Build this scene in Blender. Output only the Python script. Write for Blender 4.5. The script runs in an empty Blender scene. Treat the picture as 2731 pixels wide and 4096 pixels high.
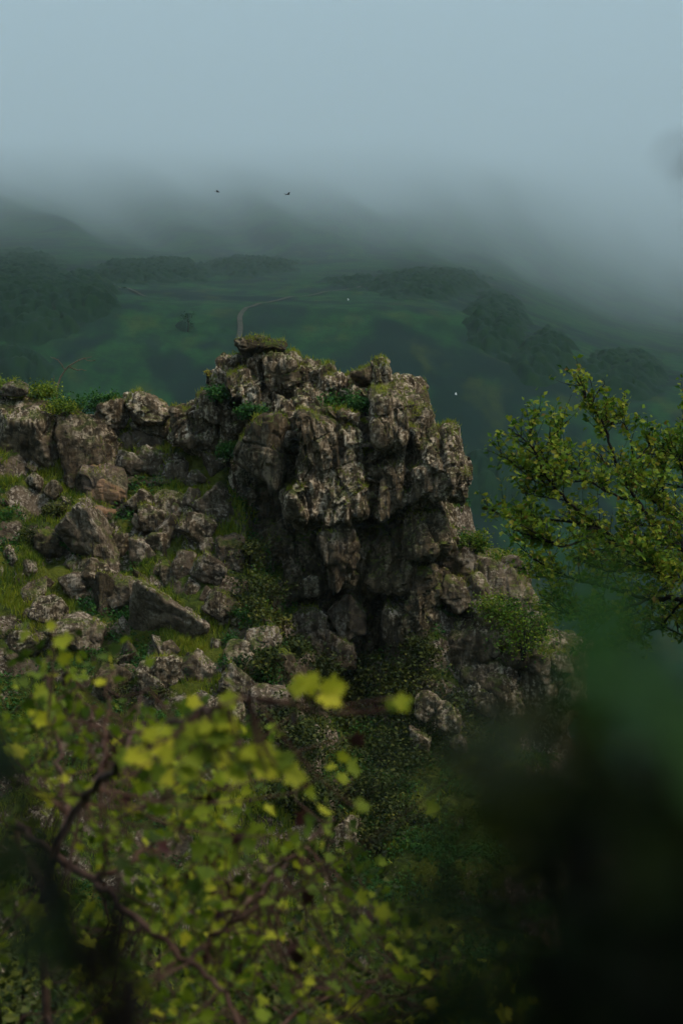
import bpy, math
import numpy as np

# ------------------------------------------------------------------ camera, sky, sun, exposure
scene = bpy.context.scene
COL = scene.collection
R = math.radians
PITCH = R(-3.0)
LENS = 85.0
FOCUS = 60.0

cam_data = bpy.data.cameras.new("camera")
cam = bpy.data.objects.new("camera", cam_data)
COL.objects.link(cam)
cam.location = (0, 0, 0)
cam.rotation_euler = (R(90) + PITCH, 0, 0)
cam_data.sensor_fit = 'VERTICAL'
cam_data.sensor_height = 36.0
cam_data.sensor_width = 24.0
cam_data.lens = LENS
cam_data.clip_start = 0.05
cam_data.clip_end = 190000.0
cam_data.dof.use_dof = True
cam_data.dof.focus_distance = FOCUS
cam_data.dof.aperture_fstop = 5.6
scene.camera = cam

SUN_EL, SUN_AZ = R(56), R(118)      # azimuth clockwise from +Y (view direction): up on the right, a little behind the camera
world = bpy.data.worlds.new("World")
scene.world = world
world.use_nodes = True
wn = world.node_tree
wn.nodes.clear()
w_out = wn.nodes.new("ShaderNodeOutputWorld")
w_bg = wn.nodes.new("ShaderNodeBackground")
w_sky = wn.nodes.new("ShaderNodeTexSky")
w_sky.sky_type = 'NISHITA'
w_sky.sun_disc = False
w_sky.sun_elevation = SUN_EL
w_sky.sun_rotation = SUN_AZ
w_sky.altitude = 800
w_sky.air_density = 1.0
w_sky.dust_density = 2.0
w_sky.ozone_density = 1.0
w_bg.inputs["Strength"].default_value = 0.12
wn.links.new(w_sky.outputs[0], w_bg.inputs["Color"])
wn.links.new(w_bg.outputs[0], w_out.inputs["Surface"])

sun_data = bpy.data.lights.new("sun", 'SUN')
sun_data.energy = 2.0
sun_data.angle = R(16)
sun_data.color = (1.0, 0.87, 0.70)
sun = bpy.data.objects.new("sun", sun_data)
COL.objects.link(sun)
_d = np.array([math.sin(SUN_AZ) * math.cos(SUN_EL), math.cos(SUN_AZ) * math.cos(SUN_EL), math.sin(SUN_EL)])
from mathutils import Vector, Matrix
sun.rotation_euler = Vector(_d).to_track_quat('Z', 'Y').to_euler()

scene.view_settings.view_transform = 'Standard'
scene.view_settings.look = 'None'
scene.view_settings.gamma = 1.0
scene.view_settings.use_curve_mapping = False
scene.view_settings.exposure = 1.63

scene.render.engine = 'CYCLES'
cy = scene.cycles
cy.use_denoising = True
try:
    cy.denoiser = 'OPENIMAGEDENOISE'
except Exception:
    pass
cy.max_bounces = 5
cy.diffuse_bounces = 3
cy.glossy_bounces = 2
cy.transmission_bounces = 4
cy.volume_bounces = 1
cy.transparent_max_bounces = 8
cy.caustics_reflective = False
cy.caustics_refractive = False
cy.use_adaptive_sampling = True
cy.adaptive_threshold = 0.02

# ------------------------------------------------------------------ numbers: pixels of the photograph to rays, noise
PX = 36.0 / LENS / 4096.0
TP = math.tan(PITCH)
CP, SP = math.cos(PITCH), math.sin(PITCH)


def ray(px, py):
    u = (px - 1365.5) * PX
    v = (2048.0 - py) * PX
    return np.array([u, CP - v * SP, SP + v * CP])


def at(px, py, Y):
    d = ray(px, py)
    return d * (Y / d[1])


def slope_of_row(py):
    d = ray(1365.5, py)
    return d[2] / d[1]


def _hash(ix, iy, iz, seed):
    h = (ix.astype(np.uint32) * np.uint32(374761393) + iy.astype(np.uint32) * np.uint32(668265263)
         + iz.astype(np.uint32) * np.uint32(2147483647) + np.uint32((seed * 974634721) & 0xffffffff))
    h = (h ^ (h >> np.uint32(13))) * np.uint32(1274126177)
    h = (h ^ (h >> np.uint32(16))) * np.uint32(2246822519)
    return h ^ (h >> np.uint32(15))


_G = np.random.default_rng(5).normal(size=(256, 3))
_G = (_G / np.linalg.norm(_G, axis=1)[:, None]).astype(np.float32)


def perlin(P, seed=0):
    P = np.asarray(P, np.float32)
    I = np.floor(P).astype(np.int64)
    f = P - I
    w = f * f * f * (f * (f * 6 - 15) + 10)
    out = np.zeros(len(P), np.float32)
    for dx in (0, 1):
        wx = w[:, 0] if dx else 1 - w[:, 0]
        for dy in (0, 1):
            wy = w[:, 1] if dy else 1 - w[:, 1]
            for dz in (0, 1):
                wz = w[:, 2] if dz else 1 - w[:, 2]
                g = _G[_hash(I[:, 0] + dx, I[:, 1] + dy, I[:, 2] + dz, seed) & np.uint32(255)]
                out += wx * wy * wz * (g[:, 0] * (f[:, 0] - dx) + g[:, 1] * (f[:, 1] - dy) + g[:, 2] * (f[:, 2] - dz))
    return out * 1.5


def fbm(P, octv=4, seed=0, gain=0.5, ridged=False):
    a, s, o = 1.0, 0.0, 0.0
    P = np.asarray(P, np.float32)
    for k in range(octv):
        n = perlin(P * (2.03 ** k) + 17.3 * k, seed + k)
        if ridged:
            n = 1 - 2 * np.abs(n)
        o = o + a * n
        s += a
        a *= gain
    return o / s


def sstep(a, b, x):
    t = np.clip((x - a) / (b - a), 0, 1)
    return t * t * (3 - 2 * t)


# ------------------------------------------------------------------ mesh helpers
def mesh_np(name, V, F, smooth=True, attr=None):
    V = np.asarray(V, np.float32)
    F = np.asarray(F, np.int32)
    k = F.shape[1]
    me = bpy.data.meshes.new(name)
    me.vertices.add(len(V))
    me.vertices.foreach_set("co", V.ravel())
    me.loops.add(F.size)
    me.loops.foreach_set("vertex_index", F.ravel())
    me.polygons.add(len(F))
    me.polygons.foreach_set("loop_start", np.arange(0, F.size, k, dtype=np.int32))
    me.polygons.foreach_set("loop_total", np.full(len(F), k, np.int32))
    me.polygons.foreach_set("use_smooth", np.full(len(F), smooth, bool))
    if attr is not None:
        a = me.attributes.new("tint", 'FLOAT', 'POINT')
        a.data.foreach_set("value", np.asarray(attr, np.float32))
    me.update(calc_edges=True)
    return me


def link(name, me, mat=None, parent=None, loc=None):
    o = bpy.data.objects.new(name, me)
    COL.objects.link(o)
    if mat is not None and me is not None and not me.materials:
        me.materials.append(mat)
    if loc is not None:
        o.location = loc
    if parent is not None:
        o.parent = parent
    return o


def tag(o, label=None, cat=None, group=None, kind=None):
    if label:
        o["label"] = label
    if cat:
        o["category"] = cat
    if group:
        o["group"] = group
    if kind:
        o["kind"] = kind
    return o


def empty(name, loc, label=None, cat=None, group=None, kind=None):
    o = bpy.data.objects.new(name, None)
    COL.objects.link(o)
    o.location = loc
    o.empty_display_size = 0.2
    return tag(o, label, cat, group, kind)


def grid_faces(nu, nv):
    i, j = np.meshgrid(np.arange(nu - 1), np.arange(nv - 1), indexing='ij')
    a = (i * nv + j).ravel()
    return np.stack([a, a + nv, a + nv + 1, a + 1], 1)


# ------------------------------------------------------------------ materials
def nodes_of(name):
    m = bpy.data.materials.new(name)
    m.use_nodes = True
    nt = m.node_tree
    nt.nodes.clear()
    return m, nt


class NB:
    def __init__(s, nt):
        s.nt = nt

    def n(s, t, **kw):
        nd = s.nt.nodes.new(t)
        for k, v in kw.items():
            setattr(nd, k, v)
        return nd

    def l(s, a, b):
        s.nt.links.new(a, b)

    def val(s, nd, **kw):
        for k, v in kw.items():
            nd.inputs[k.replace('_', ' ')].default_value = v
        return nd

    def noise(s, vec, scale, detail=4, rough=0.55, dist=0.0):
        nd = s.n("ShaderNodeTexNoise")
        s.val(nd, Scale=scale, Detail=detail, Roughness=rough, Distortion=dist)
        if vec is not None:
            s.l(vec, nd.inputs["Vector"])
        return nd.outputs["Fac"]

    def ramp(s, fac, lo, hi):
        nd = s.n("ShaderNodeMapRange")
        nd.interpolation_type = 'SMOOTHSTEP'
        s.val(nd, From_Min=lo, From_Max=hi)
        s.l(fac, nd.inputs["Value"])
        return nd.outputs["Result"]

    def math(s, op, a, b=None, clamp=False):
        nd = s.n("ShaderNodeMath", operation=op, use_clamp=clamp)
        for i, x in enumerate((a, b)):
            if x is None:
                continue
            if isinstance(x, (int, float)):
                nd.inputs[i].default_value = x
            else:
                s.l(x, nd.inputs[i])
        return nd.outputs[0]

    def mix(s, fac, a, b):
        nd = s.n("ShaderNodeMix", data_type='RGBA')
        for i, x in ((0, fac), (6, a), (7, b)):
            if isinstance(x, (int, float)):
                nd.inputs[i].default_value = x
            elif isinstance(x, tuple):
                nd.inputs[i].default_value = (*x, 1)
            else:
                s.l(x, nd.inputs[i])
        return nd.outputs[2]

    def scaled(s, vec, sc):
        nd = s.n("ShaderNodeMapping")
        nd.inputs["Scale"].default_value = sc
        s.l(vec, nd.inputs["Vector"])
        return nd.outputs[0]


def rock_material(name, base, dark, pale, lichen=0.5, moss=0.5, stripe=0.5, fresh=0.0):
    m, nt = nodes_of(name)
    b = NB(nt)
    out = b.n("ShaderNodeOutputMaterial")
    bs = b.n("ShaderNodeBsdfPrincipled")
    b.val(bs, Roughness=0.9)
    bs.inputs["Specular IOR Level"].default_value = 0.12
    tc = b.n("ShaderNodeTexCoord")
    oi = b.n("ShaderNodeObjectInfo")
    add = b.n("ShaderNodeVectorMath", operation='MULTIPLY_ADD')
    comb = b.n("ShaderNodeCombineXYZ")
    for i in range(3):
        b.l(oi.outputs["Random"], comb.inputs[i])
    b.l(comb.outputs[0], add.inputs[0])
    add.inputs[1].default_value = (53.0, 71.0, 37.0)
    b.l(tc.outputs["Object"], add.inputs[2])
    vec = add.outputs[0]
    geo = b.n("ShaderNodeNewGeometry")
    sep = b.n("ShaderNodeSeparateXYZ")
    b.l(geo.outputs["Normal"], sep.inputs[0])
    nz = sep.outputs[2]
    big = b.noise(vec, 0.9, 3)
    mid = b.noise(vec, 4.5, 6, 0.62, 0.4)
    streak = b.noise(b.scaled(vec, (5.0, 5.0, 0.7)), 1.0, 6, 0.65, 0.6)
    fine = b.noise(vec, 13.0, 6, 0.7)
    speck = b.noise(vec, 26.0, 5, 0.7)
    c = b.mix(b.ramp(mid, 0.36, 0.66), dark, base)
    c = b.mix(b.math('MULTIPLY', b.ramp(streak, 0.56, 0.40), stripe), c, dark)
    # pale crustose lichen: flecks, thicker in patches, more on what faces the sky
    up = b.ramp(nz, -0.55, 0.55)
    patch = b.math('MULTIPLY', b.ramp(big, 0.34, 0.57), b.math('MULTIPLY_ADD', up, 0.75))
    nt.nodes[-1].inputs[2].default_value = 0.25
    fleck = b.ramp(b.math('ADD', b.math('MULTIPLY', fine, 0.55), b.math('MULTIPLY', streak, 0.45)), 0.49, 0.57)
    c = b.mix(b.math('MULTIPLY', b.math('MULTIPLY', fleck, patch), lichen), c, pale)
    # small black pits and lichens
    c = b.mix(b.math('MULTIPLY', b.ramp(speck, 0.57, 0.65), 0.85), c, (0.022, 0.020, 0.017))
    if fresh > 0:
        fr = b.noise(vec, 1.1, 2, 0.4)
        c = b.mix(b.math('MULTIPLY', b.ramp(fr, 0.47, 0.51), fresh), c, (0.30, 0.175, 0.095))
    # moss where it can hold on
    mo = b.noise(vec, 2.6, 5, 0.6)
    mm = b.math('MULTIPLY', b.ramp(nz, 0.0, 0.75), b.ramp(mo, 0.47, 0.58))
    mosscol = b.mix(b.ramp(fine, 0.35, 0.65), (0.030, 0.050, 0.008), (0.105, 0.115, 0.016))
    c = b.mix(b.math('MULTIPLY', mm, moss), c, mosscol)
    # each block a little lighter or darker
    hsv = b.n("ShaderNodeHueSaturation")
    b.l(b.math('MULTIPLY_ADD', oi.outputs["Random"], 0.5), hsv.inputs["Value"])
    nt.nodes[-1].inputs[2].default_value = 0.75
    b.l(c, hsv.inputs["Color"])
    b.l(hsv.outputs[0], bs.inputs["Base Color"])
    hgt = b.math('ADD', b.math('MULTIPLY', fine, 0.6), b.math('ADD', b.math('MULTIPLY', speck, 0.3), b.math('MULTIPLY', streak, 0.5)))
    bump = b.n("ShaderNodeBump")
    b.val(bump, Strength=0.9, Distance=0.09)
    b.l(hgt, bump.inputs["Height"])
    b.l(bump.outputs[0], bs.inputs["Normal"])
    b.l(bs.outputs[0], out.inputs["Surface"])
    return m


def leaf_material(name, cols, trans=0.35, per_object=False, rough=0.6, spec=0.15):
    m, nt = nodes_of(name)
    b = NB(nt)
    out = b.n("ShaderNodeOutputMaterial")
    bs = b.n("ShaderNodeBsdfPrincipled")
    b.val(bs, Roughness=rough)
    bs.inputs["Specular IOR Level"].default_value = spec
    tr = b.n("ShaderNodeBsdfTranslucent")
    mx = b.n("ShaderNodeMixShader")
    mx.inputs[0].default_value = trans
    if per_object:
        fac = b.n("ShaderNodeObjectInfo").outputs["Random"]
    else:
        at_ = b.n("ShaderNodeAttribute", attribute_name="tint")
        fac = at_.outputs["Fac"]
    cr = b.n("ShaderNodeValToRGB")
    el = cr.color_ramp.elements
    while len(el) < len(cols):
        el.new(0.5)
    for i, c in enumerate(cols):
        el[i].position = i / (len(cols) - 1)
        el[i].color = (*c, 1)
    b.l(fac, cr.inputs[0])
    tc = b.n("ShaderNodeTexCoord")
    nz = b.noise(tc.outputs["Object"], 40.0, 2)
    hs = b.n("ShaderNodeHueSaturation")
    b.l(cr.outputs[0], hs.inputs["Color"])
    b.l(b.math('MULTIPLY_ADD', nz, 0.5), hs.inputs["Value"])
    nt.nodes[-1].inputs[2].default_value = 0.75
    b.l(hs.outputs[0], bs.inputs["Base Color"])
    b.l(hs.outputs[0], tr.inputs["Color"])
    b.l(bs.outputs[0], mx.inputs[1])
    b.l(tr.outputs[0], mx.inputs[2])
    b.l(mx.outputs[0], out.inputs["Surface"])
    return m


def plain_material(name, c1, c2, scale=8.0, rough=0.85, bump=0.4, dist=0.02):
    m, nt = nodes_of(name)
    b = NB(nt)
    out = b.n("ShaderNodeOutputMaterial")
    bs = b.n("ShaderNodeBsdfPrincipled")
    b.val(bs, Roughness=rough)
    bs.inputs["Specular IOR Level"].default_value = 0.12
    tc = b.n("ShaderNodeTexCoord")
    nz = b.noise(tc.outputs["Object"], scale, 6, 0.6)
    b.l(b.mix(b.ramp(nz, 0.35, 0.65), c1, c2), bs.inputs["Base Color"])
    bp = b.n("ShaderNodeBump")
    b.val(bp, Strength=bump, Distance=dist)
    b.l(nz, bp.inputs["Height"])
    b.l(bp.outputs[0], bs.inputs["Normal"])
    b.l(bs.outputs[0], out.inputs["Surface"])
    return m


def ground_material():
    """pasture and scrub of the valley side, leaf litter and moss close by"""
    m, nt = nodes_of("pasture")
    b = NB(nt)
    out = b.n("ShaderNodeOutputMaterial")
    bs = b.n("ShaderNodeBsdfPrincipled")
    b.val(bs, Roughness=0.95)
    bs.inputs["Specular IOR Level"].default_value = 0.05
    tc = b.n("ShaderNodeTexCoord")
    v = tc.outputs["Object"]
    sp = b.n("ShaderNodeSeparateXYZ")
    b.l(v, sp.inputs[0])
    lg = b.math('LOGARITHM', b.math('MAXIMUM', sp.outputs[1], 20.0), math.e)
    cb = b.n("ShaderNodeCombineXYZ")
    b.l(b.math('MULTIPLY', sp.outputs[0], 0.075), cb.inputs[0])
    b.l(b.math('MULTIPLY', lg, 11.0), cb.inputs[1])
    vs = cb.outputs[0]
    n0 = b.noise(vs, 0.55, 4, 0.55, 0.4)
    n1 = b.noise(vs, 1.3, 5, 0.6, 0.3)
    n2 = b.noise(vs, 3.2, 6, 0.65)
    n3 = b.noise(v, 0.7, 5, 0.65)
    c = b.mix(b.ramp(n2, 0.38, 0.62), (0.003, 0.022, 0.008), (0.009, 0.042, 0.011))
    c = b.mix(b.math('MULTIPLY', b.ramp(n0, 0.53, 0.44), 0.85), c, (0.002, 0.011, 0.009))
    c = b.mix(b.math('MULTIPLY', b.ramp(n1, 0.53, 0.66), 0.45), c, (0.034, 0.050, 0.010))
    c = b.mix(b.math('MULTIPLY', b.ramp(n1, 0.46, 0.38), 0.6), c, (0.003, 0.013, 0.009))
    c = b.mix(b.math('MULTIPLY', b.ramp(n3, 0.50, 0.62), 0.5), c, (0.003, 0.014, 0.007))
    b.l(c, bs.inputs["Base Color"])
    b.l(bs.outputs[0], out.inputs["Surface"])
    return m


def turf_material():
    """thin turf on the treads of the bedrock, bare lichened rock on its steep faces"""
    m, nt = nodes_of("turf_and_bedrock")
    b = NB(nt)
    out = b.n("ShaderNodeOutputMaterial")
    bs = b.n("ShaderNodeBsdfPrincipled")
    b.val(bs, Roughness=0.95)
    bs.inputs["Specular IOR Level"].default_value = 0.08
    tc = b.n("ShaderNodeTexCoord")
    v = tc.outputs["Object"]
    geo = b.n("ShaderNodeNewGeometry")
    sep = b.n("ShaderNodeSeparateXYZ")
    b.l(geo.outputs["Normal"], sep.inputs[0])
    n1 = b.noise(v, 0.8, 5, 0.6)
    n2 = b.noise(v, 5.0, 6, 0.7)
    n3 = b.noise(v, 2.2, 5, 0.65)
    fine = b.noise(v, 13.0, 6, 0.7)
    speck = b.noise(v, 26.0, 5, 0.7)
    c = b.mix(b.ramp(n2, 0.36, 0.64), (0.020, 0.030, 0.007), (0.065, 0.090, 0.012))
    c = b.mix(b.math('MULTIPLY', b.ramp(n1, 0.50, 0.62), 0.7), c, (0.13, 0.14, 0.016))
    rk = b.mix(b.ramp(n3, 0.36, 0.64), (0.045, 0.033, 0.020), (0.170, 0.125, 0.080))
    rk = b.mix(b.math('MULTIPLY', b.ramp(fine, 0.50, 0.58), b.ramp(n1, 0.36, 0.58)), rk, (0.52, 0.43, 0.32))
    rk = b.mix(b.math('MULTIPLY', b.ramp(speck, 0.58, 0.67), 0.8), rk, (0.024, 0.021, 0.016))
    edge = b.math('ADD', sep.outputs[2], b.math('ADD', b.math('MULTIPLY', n3, 0.35), b.math('MULTIPLY', n1, 1.5)))
    c = b.mix(b.ramp(edge, 1.48, 1.36), c, rk)
    b.l(c, bs.inputs["Base Color"])
    bp = b.n("ShaderNodeBump")
    b.val(bp, Strength=1.0, Distance=0.12)
    b.l(b.math('ADD', n2, b.math('MULTIPLY', fine, 0.6)), bp.inputs["Height"])
    b.l(bp.outputs[0], bs.inputs["Normal"])
    b.l(bs.outputs[0], out.inputs["Surface"])
    return m


M = {}
M['rock'] = rock_material("grey_brown_rock", (0.195, 0.137, 0.078), (0.050, 0.036, 0.020), (0.56, 0.45, 0.31), 0.9, 0.75, 0.8)
M['pale_rock'] = rock_material("lichened_rock", (0.205, 0.150, 0.094), (0.068, 0.049, 0.030), (0.50, 0.41, 0.30), 0.75, 0.85, 0.4)
M['mossy_rock'] = rock_material("mossy_brown_rock", (0.125, 0.088, 0.046), (0.038, 0.029, 0.016), (0.36, 0.28, 0.18), 0.6, 1.0, 0.6)
M['orange_rock'] = rock_material("fresh_broken_rock", (0.14, 0.095, 0.060), (0.05, 0.038, 0.027), (0.42, 0.32, 0.22), 0.4, 0.3, 0.3, 0.95)
M['pasture'] = ground_material()
M['turf'] = turf_material()
M['grass'] = leaf_material("grass_blades", [(0.032, 0.080, 0.008), (0.095, 0.155, 0.010), (0.25, 0.28, 0.014), (0.26, 0.23, 0.03)], 0.3)
M['herb'] = leaf_material("herb_leaves", [(0.014, 0.055, 0.010), (0.030, 0.110, 0.016), (0.08, 0.15, 0.018)], 0.3)
M['shrub'] = leaf_material("shrub_leaves", [(0.014, 0.026, 0.006), (0.040, 0.056, 0.009), (0.085, 0.095, 0.014), (0.17, 0.16, 0.022)], 0.25)
M['tree_leaf'] = leaf_material("tree_leaves", [(0.022, 0.068, 0.006), (0.065, 0.140, 0.009), (0.15, 0.22, 0.013), (0.27, 0.28, 0.020), (0.18, 0.11, 0.02)], 0.4)
M['yellow_leaf'] = leaf_material("yellowing_leaves", [(0.035, 0.060, 0.005), (0.10, 0.15, 0.008), (0.21, 0.26, 0.012), (0.42, 0.40, 0.018)], 0.4)
M['yellow_leaf_single'] = leaf_material("yellowing_leaf", [(0.10, 0.14, 0.008), (0.19, 0.23, 0.012), (0.33, 0.34, 0.016), (0.46, 0.42, 0.022)], 0.4, True)
M['red_leaf'] = leaf_material("dark_red_leaf", [(0.020, 0.005, 0.004), (0.040, 0.009, 0.007)], 0.2, True)
M['dark_leaf'] = leaf_material("shade_dark_leaves", [(0.004, 0.007, 0.003), (0.010, 0.018, 0.005), (0.020, 0.030, 0.008)], 0.12, spec=0.03)  # shade is put into this leaf colour, kept near black
M['green_leaf'] = leaf_material("broad_green_leaf", [(0.06, 0.13, 0.035), (0.085, 0.18, 0.045)], 0.4, True)
M['olive_leaf'] = leaf_material("broad_olive_leaf", [(0.024, 0.034, 0.005), (0.045, 0.050, 0.008)], 0.35, True)
M['far_leaf'] = leaf_material("far_tree_leaves", [(0.005, 0.026, 0.013), (0.009, 0.038, 0.014), (0.018, 0.052, 0.014)], 0.5, spec=0.02)
M['flower'] = leaf_material("yellow_flowers", [(0.20, 0.19, 0.02), (0.50, 0.40, 0.03)], 0.3)
M['bark'] = plain_material("dark_bark", (0.006, 0.005, 0.004), (0.018, 0.014, 0.010), 14.0)
M['red_bark'] = plain_material("reddish_twig_bark", (0.050, 0.026, 0.018), (0.11, 0.060, 0.040), 20.0)
M['dead_wood'] = plain_material("dry_grey_wood", (0.09, 0.065, 0.045), (0.16, 0.12, 0.085), 10.0)
M['dirt'] = plain_material("trodden_earth", (0.018, 0.024, 0.012), (0.042, 0.038, 0.024), 0.8)
M['bird'] = plain_material("black_feathers", (0.008, 0.008, 0.009), (0.02, 0.02, 0.022), 9.0)
M['white_stone'] = plain_material("white_stone", (0.6, 0.6, 0.58), (0.8, 0.8, 0.78), 2.0)

# ------------------------------------------------------------------ the valley: one sheet from the camera's feet to the far mountains
NEAR_R = np.array([0.0, 2, 7, 20, 40, 60, 90, 150, 260])
NEAR_Z = np.array([-1.65, -2.0, -3.3, -7.6, -12.5, -15.0, -24.0, -38.0, -42.0])
FAR_R = np.array([340, 385, 420, 480, 900, 2300, 4800, 9000, 18000, 60000.0])
ROW_L = np.array([2430, 1760, 1430, 1170, 1030, 925, 835, 740, 630, 490.0])
ROW_C = np.array([2450, 1800, 1500, 1230, 1085, 985, 890, 785, 650, 490.0])
ROW_R = np.array([2450, 1950, 1700, 1520, 1385, 1280, 1175, 1030, 800, 490.0])
_sl = np.vectorize(slope_of_row)


def far_height(x, y):
    r = np.hypot(x, y)
    ang = np.arctan2(x, y)
    u = np.clip(np.tan(np.clip(ang, -1.2, 1.2)) / (1365 * PX), -1.25, 1.25)
    rr = np.concatenate([NEAR_R, FAR_R])
    lr = np.log(rr + 20.0)

    def prof(rows):
        z = np.concatenate([NEAR_Z, FAR_R * _sl(rows)]) / (rr + 20.0)
        # smooth the profile by sampling it wide
        acc = 0
        for k in (-0.30, -0.15, 0, 0.15, 0.30):
            acc = acc + np.interp(np.log(r + 20.0) + k * (0.12 * sstep(60, 300, r) + 0.88 * sstep(430, 1000, r)), lr, z)
        return acc / 5 * (r + 20.0)
    zl, zc, zr = prof(ROW_L), prof(ROW_C), prof(ROW_R)
    un = np.stack([u * 2.3 + 0.25 * np.log(r + 1), 0.3 * np.log(r + 1), u * 0], -1).reshape(-1, 3)
    spur = fbm(un, 3, 91).reshape(u.shape) * sstep(900, 2500, r) * (1 - sstep(11000, 24000, r))
    tl = sstep(-1.0, -0.25, u)
    tr = sstep(0.15, 1.05, u)
    zf = zl * (1 - tl) + zc * tl
    zf = zf * (1 - tr) + zr * tr
    zf = zf - spur * 125 * PX * np.minimum(r, 11000)
    cn = fbm(np.stack([u * 1.9 + 4, u * 0, np.log(r + 1) * 0.2], -1).reshape(-1, 3), 3, 95).reshape(u.shape)
    zf = zf * (1 + 0.10 * cn * sstep(15000, 40000, r))
    w = sstep(-0.1, 0.55, np.cos(ang))
    zb = -1.65 + 0.30 * np.minimum(r, 260.0) ** 0.97
    z = zf * w + zb * (1 - w)
    P = np.stack([x, y, np.zeros_like(x)], -1).reshape(-1, 3)
    n = fbm(P / 260.0, 5, 11).reshape(x.shape)
    n2 = fbm(P / 40.0, 3, 31).reshape(x.shape)
    z = z + n * sstep(120, 700, r) * (1 - sstep(450, 900, r)) * (0.010 * np.minimum(r, 900)) + n2 * sstep(80, 300, r) * (1 - sstep(500, 1000, r)) * 1.0
    n3 = fbm(P / 3.0, 3, 51).reshape(x.shape)
    return z + n3 * 0.18 * sstep(1.5, 8, r) * (1 - sstep(60, 300, r))


def build_valley():
    az = np.concatenate([np.linspace(-180, -30, 36, endpoint=False), np.linspace(-30, -10, 16, endpoint=False),
                         np.linspace(-10, 10, 120, endpoint=False), np.linspace(10, 30, 16, endpoint=False), np.linspace(30, 180, 37)])
    rr = np.concatenate([np.linspace(0.02, 6, 10, endpoint=False), np.geomspace(6, 260, 60, endpoint=False),
                         np.geomspace(260, 1500, 150, endpoint=False), np.geomspace(1500, 60000, 70)])
    A, Rr = np.meshgrid(np.radians(az), rr, indexing='ij')
    x, y = np.sin(A) * Rr, np.cos(A) * Rr
    z = far_height(x, y)
    V = np.stack([x, y, z], -1).reshape(-1, 3)
    F = grid_faces(len(az), len(rr))[:, ::-1]
    o = link("valley_ground", mesh_np("valley_ground", V, F), M['pasture'])
    tag(o, kind="structure")
    return V


VAL = build_valley()


def far_hit(px, py, n=900, r1=20000):
    d = ray(px, py)
    t = np.geomspace(300, r1, n)
    P = d[None] * t[:, None]
    h = far_height(P[:, 0], P[:, 1])
    k = np.argmax(P[:, 2] < h)
    p = P[k].copy()
    p[2] = h[k]
    return p


# ------------------------------------------------------------------ the near rocky slope
def smax(a, b, k):
    h = np.clip(0.5 + 0.5 * (a - b) / k, 0, 1)
    return b * (1 - h) + a * h + k * h * (1 - h)


def slope_height(x, y):
    shp = x.shape
    P = np.stack([x, y, np.zeros_like(x)], -1).reshape(-1, 3)
    n1 = fbm(P / 3.5, 4, 71).reshape(shp)
    n2 = fbm(P / 0.8, 3, 72).reshape(shp)
    crest = 63.2 + 0.5 * np.sin(x * 0.7)
    zl = -0.95 - 0.055 * (x + 6.0) - np.where(y < crest, 0.98 * (crest - y), 1.3 * (y - crest))
    edge = x - (-2.9 + (62.0 - y) * 0.27)
    zl = zl - 1.6 * np.maximum(edge, 0)
    zg = -6.5 - 0.45 * np.maximum(64.0 - y, 0) + 2.2 * np.clip(y - 64.0, 0, 2.2) - 1.4 * np.maximum(y - 67.5, 0)
    zg = zg - 2.2 * np.maximum(np.abs(x + 0.2) - 2.9, 0) * sstep(61.5, 64.0, y) - 1.5 * np.maximum(np.abs(x - 0.2) - 4.2, 0)
    zr = -4.3 - 1.30 * np.maximum(x - 2.4, 0) - 2.0 * np.maximum(2.2 - x, 0) - np.where(y < 60.8, 2.2 * (60.8 - y), 1.6 * (y - 60.8))
    z = smax(smax(zl, zg, 0.5), zr, 0.5)
    w = n1 * 1.5 + n2 * 0.35 + 0.22 * x
    t = z / 0.85 + w
    k = np.floor(t)
    f = t - k
    zt = (k + sstep(0.42, 0.95, f) * 0.92 + f * 0.08 - w) * 0.85
    Q = np.stack([(0.8 * x + 0.6 * y) / 0.75, (-0.6 * x + 0.8 * y) / 0.55, np.zeros_like(x)], -1).reshape(-1, 3) + np.stack([n1.ravel(), n2.ravel(), 0 * n2.ravel()], 1) * 0.8
    I = np.floor(Q).astype(np.int64)
    h0 = (_hash(I[:, 0], I[:, 1], I[:, 2], 5) & np.uint32(1023)) / 1023.0
    e = np.minimum(Q - I, 1 - (Q - I))[:, :2].min(1)
    blk = ((h0 - 0.4) * sstep(0.0, 0.14, e)).reshape(shp)
    return 0.22 * z + 0.78 * zt + n1 * 0.30 + n2 * 0.12 + 0.34 * blk


def build_slope():
    xs = np.concatenate([np.arange(-20, -9.5, 0.3), np.arange(-9.5, 7.5, 0.08), np.arange(7.5, 13.01, 0.3)])
    ys = np.concatenate([np.arange(46, 51, 0.25), np.arange(51, 66.5, 0.08), np.arange(66.5, 78.01, 0.3)])
    X, Y = np.meshgrid(xs, ys, indexing='ij')
    Z = slope_height(X, Y)
    V = np.stack([X, Y, Z], -1).reshape(-1, 3)
    o = link("rocky_slope", mesh_np("rocky_slope", V, grid_faces(len(xs), len(ys))), M['turf'])
    tag(o, kind="structure")
    return o, xs, ys, Z


SLOPE, SXS, SYS, SZ = build_slope()
_gx = np.gradient(SZ, axis=0) / np.gradient(SXS)[:, None]
_gy = np.gradient(SZ, axis=1) / np.gradient(SYS)[None]
SNZ = 1 / np.sqrt(1 + _gx ** 2 + _gy ** 2)


def slope_hit(px, py, ymin=46.0, ymax=77.0):
    d = ray(px, py)
    t = np.linspace(ymin, ymax, 600) / d[1]
    P = d[None] * t[:, None]
    h = slope_height(P[:, 0], P[:, 1])
    m = P[:, 2] < h
    if not m.any():
        return None
    return P[np.argmax(m)]


# ------------------------------------------------------------------ rocks
_CS = {}


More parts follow.
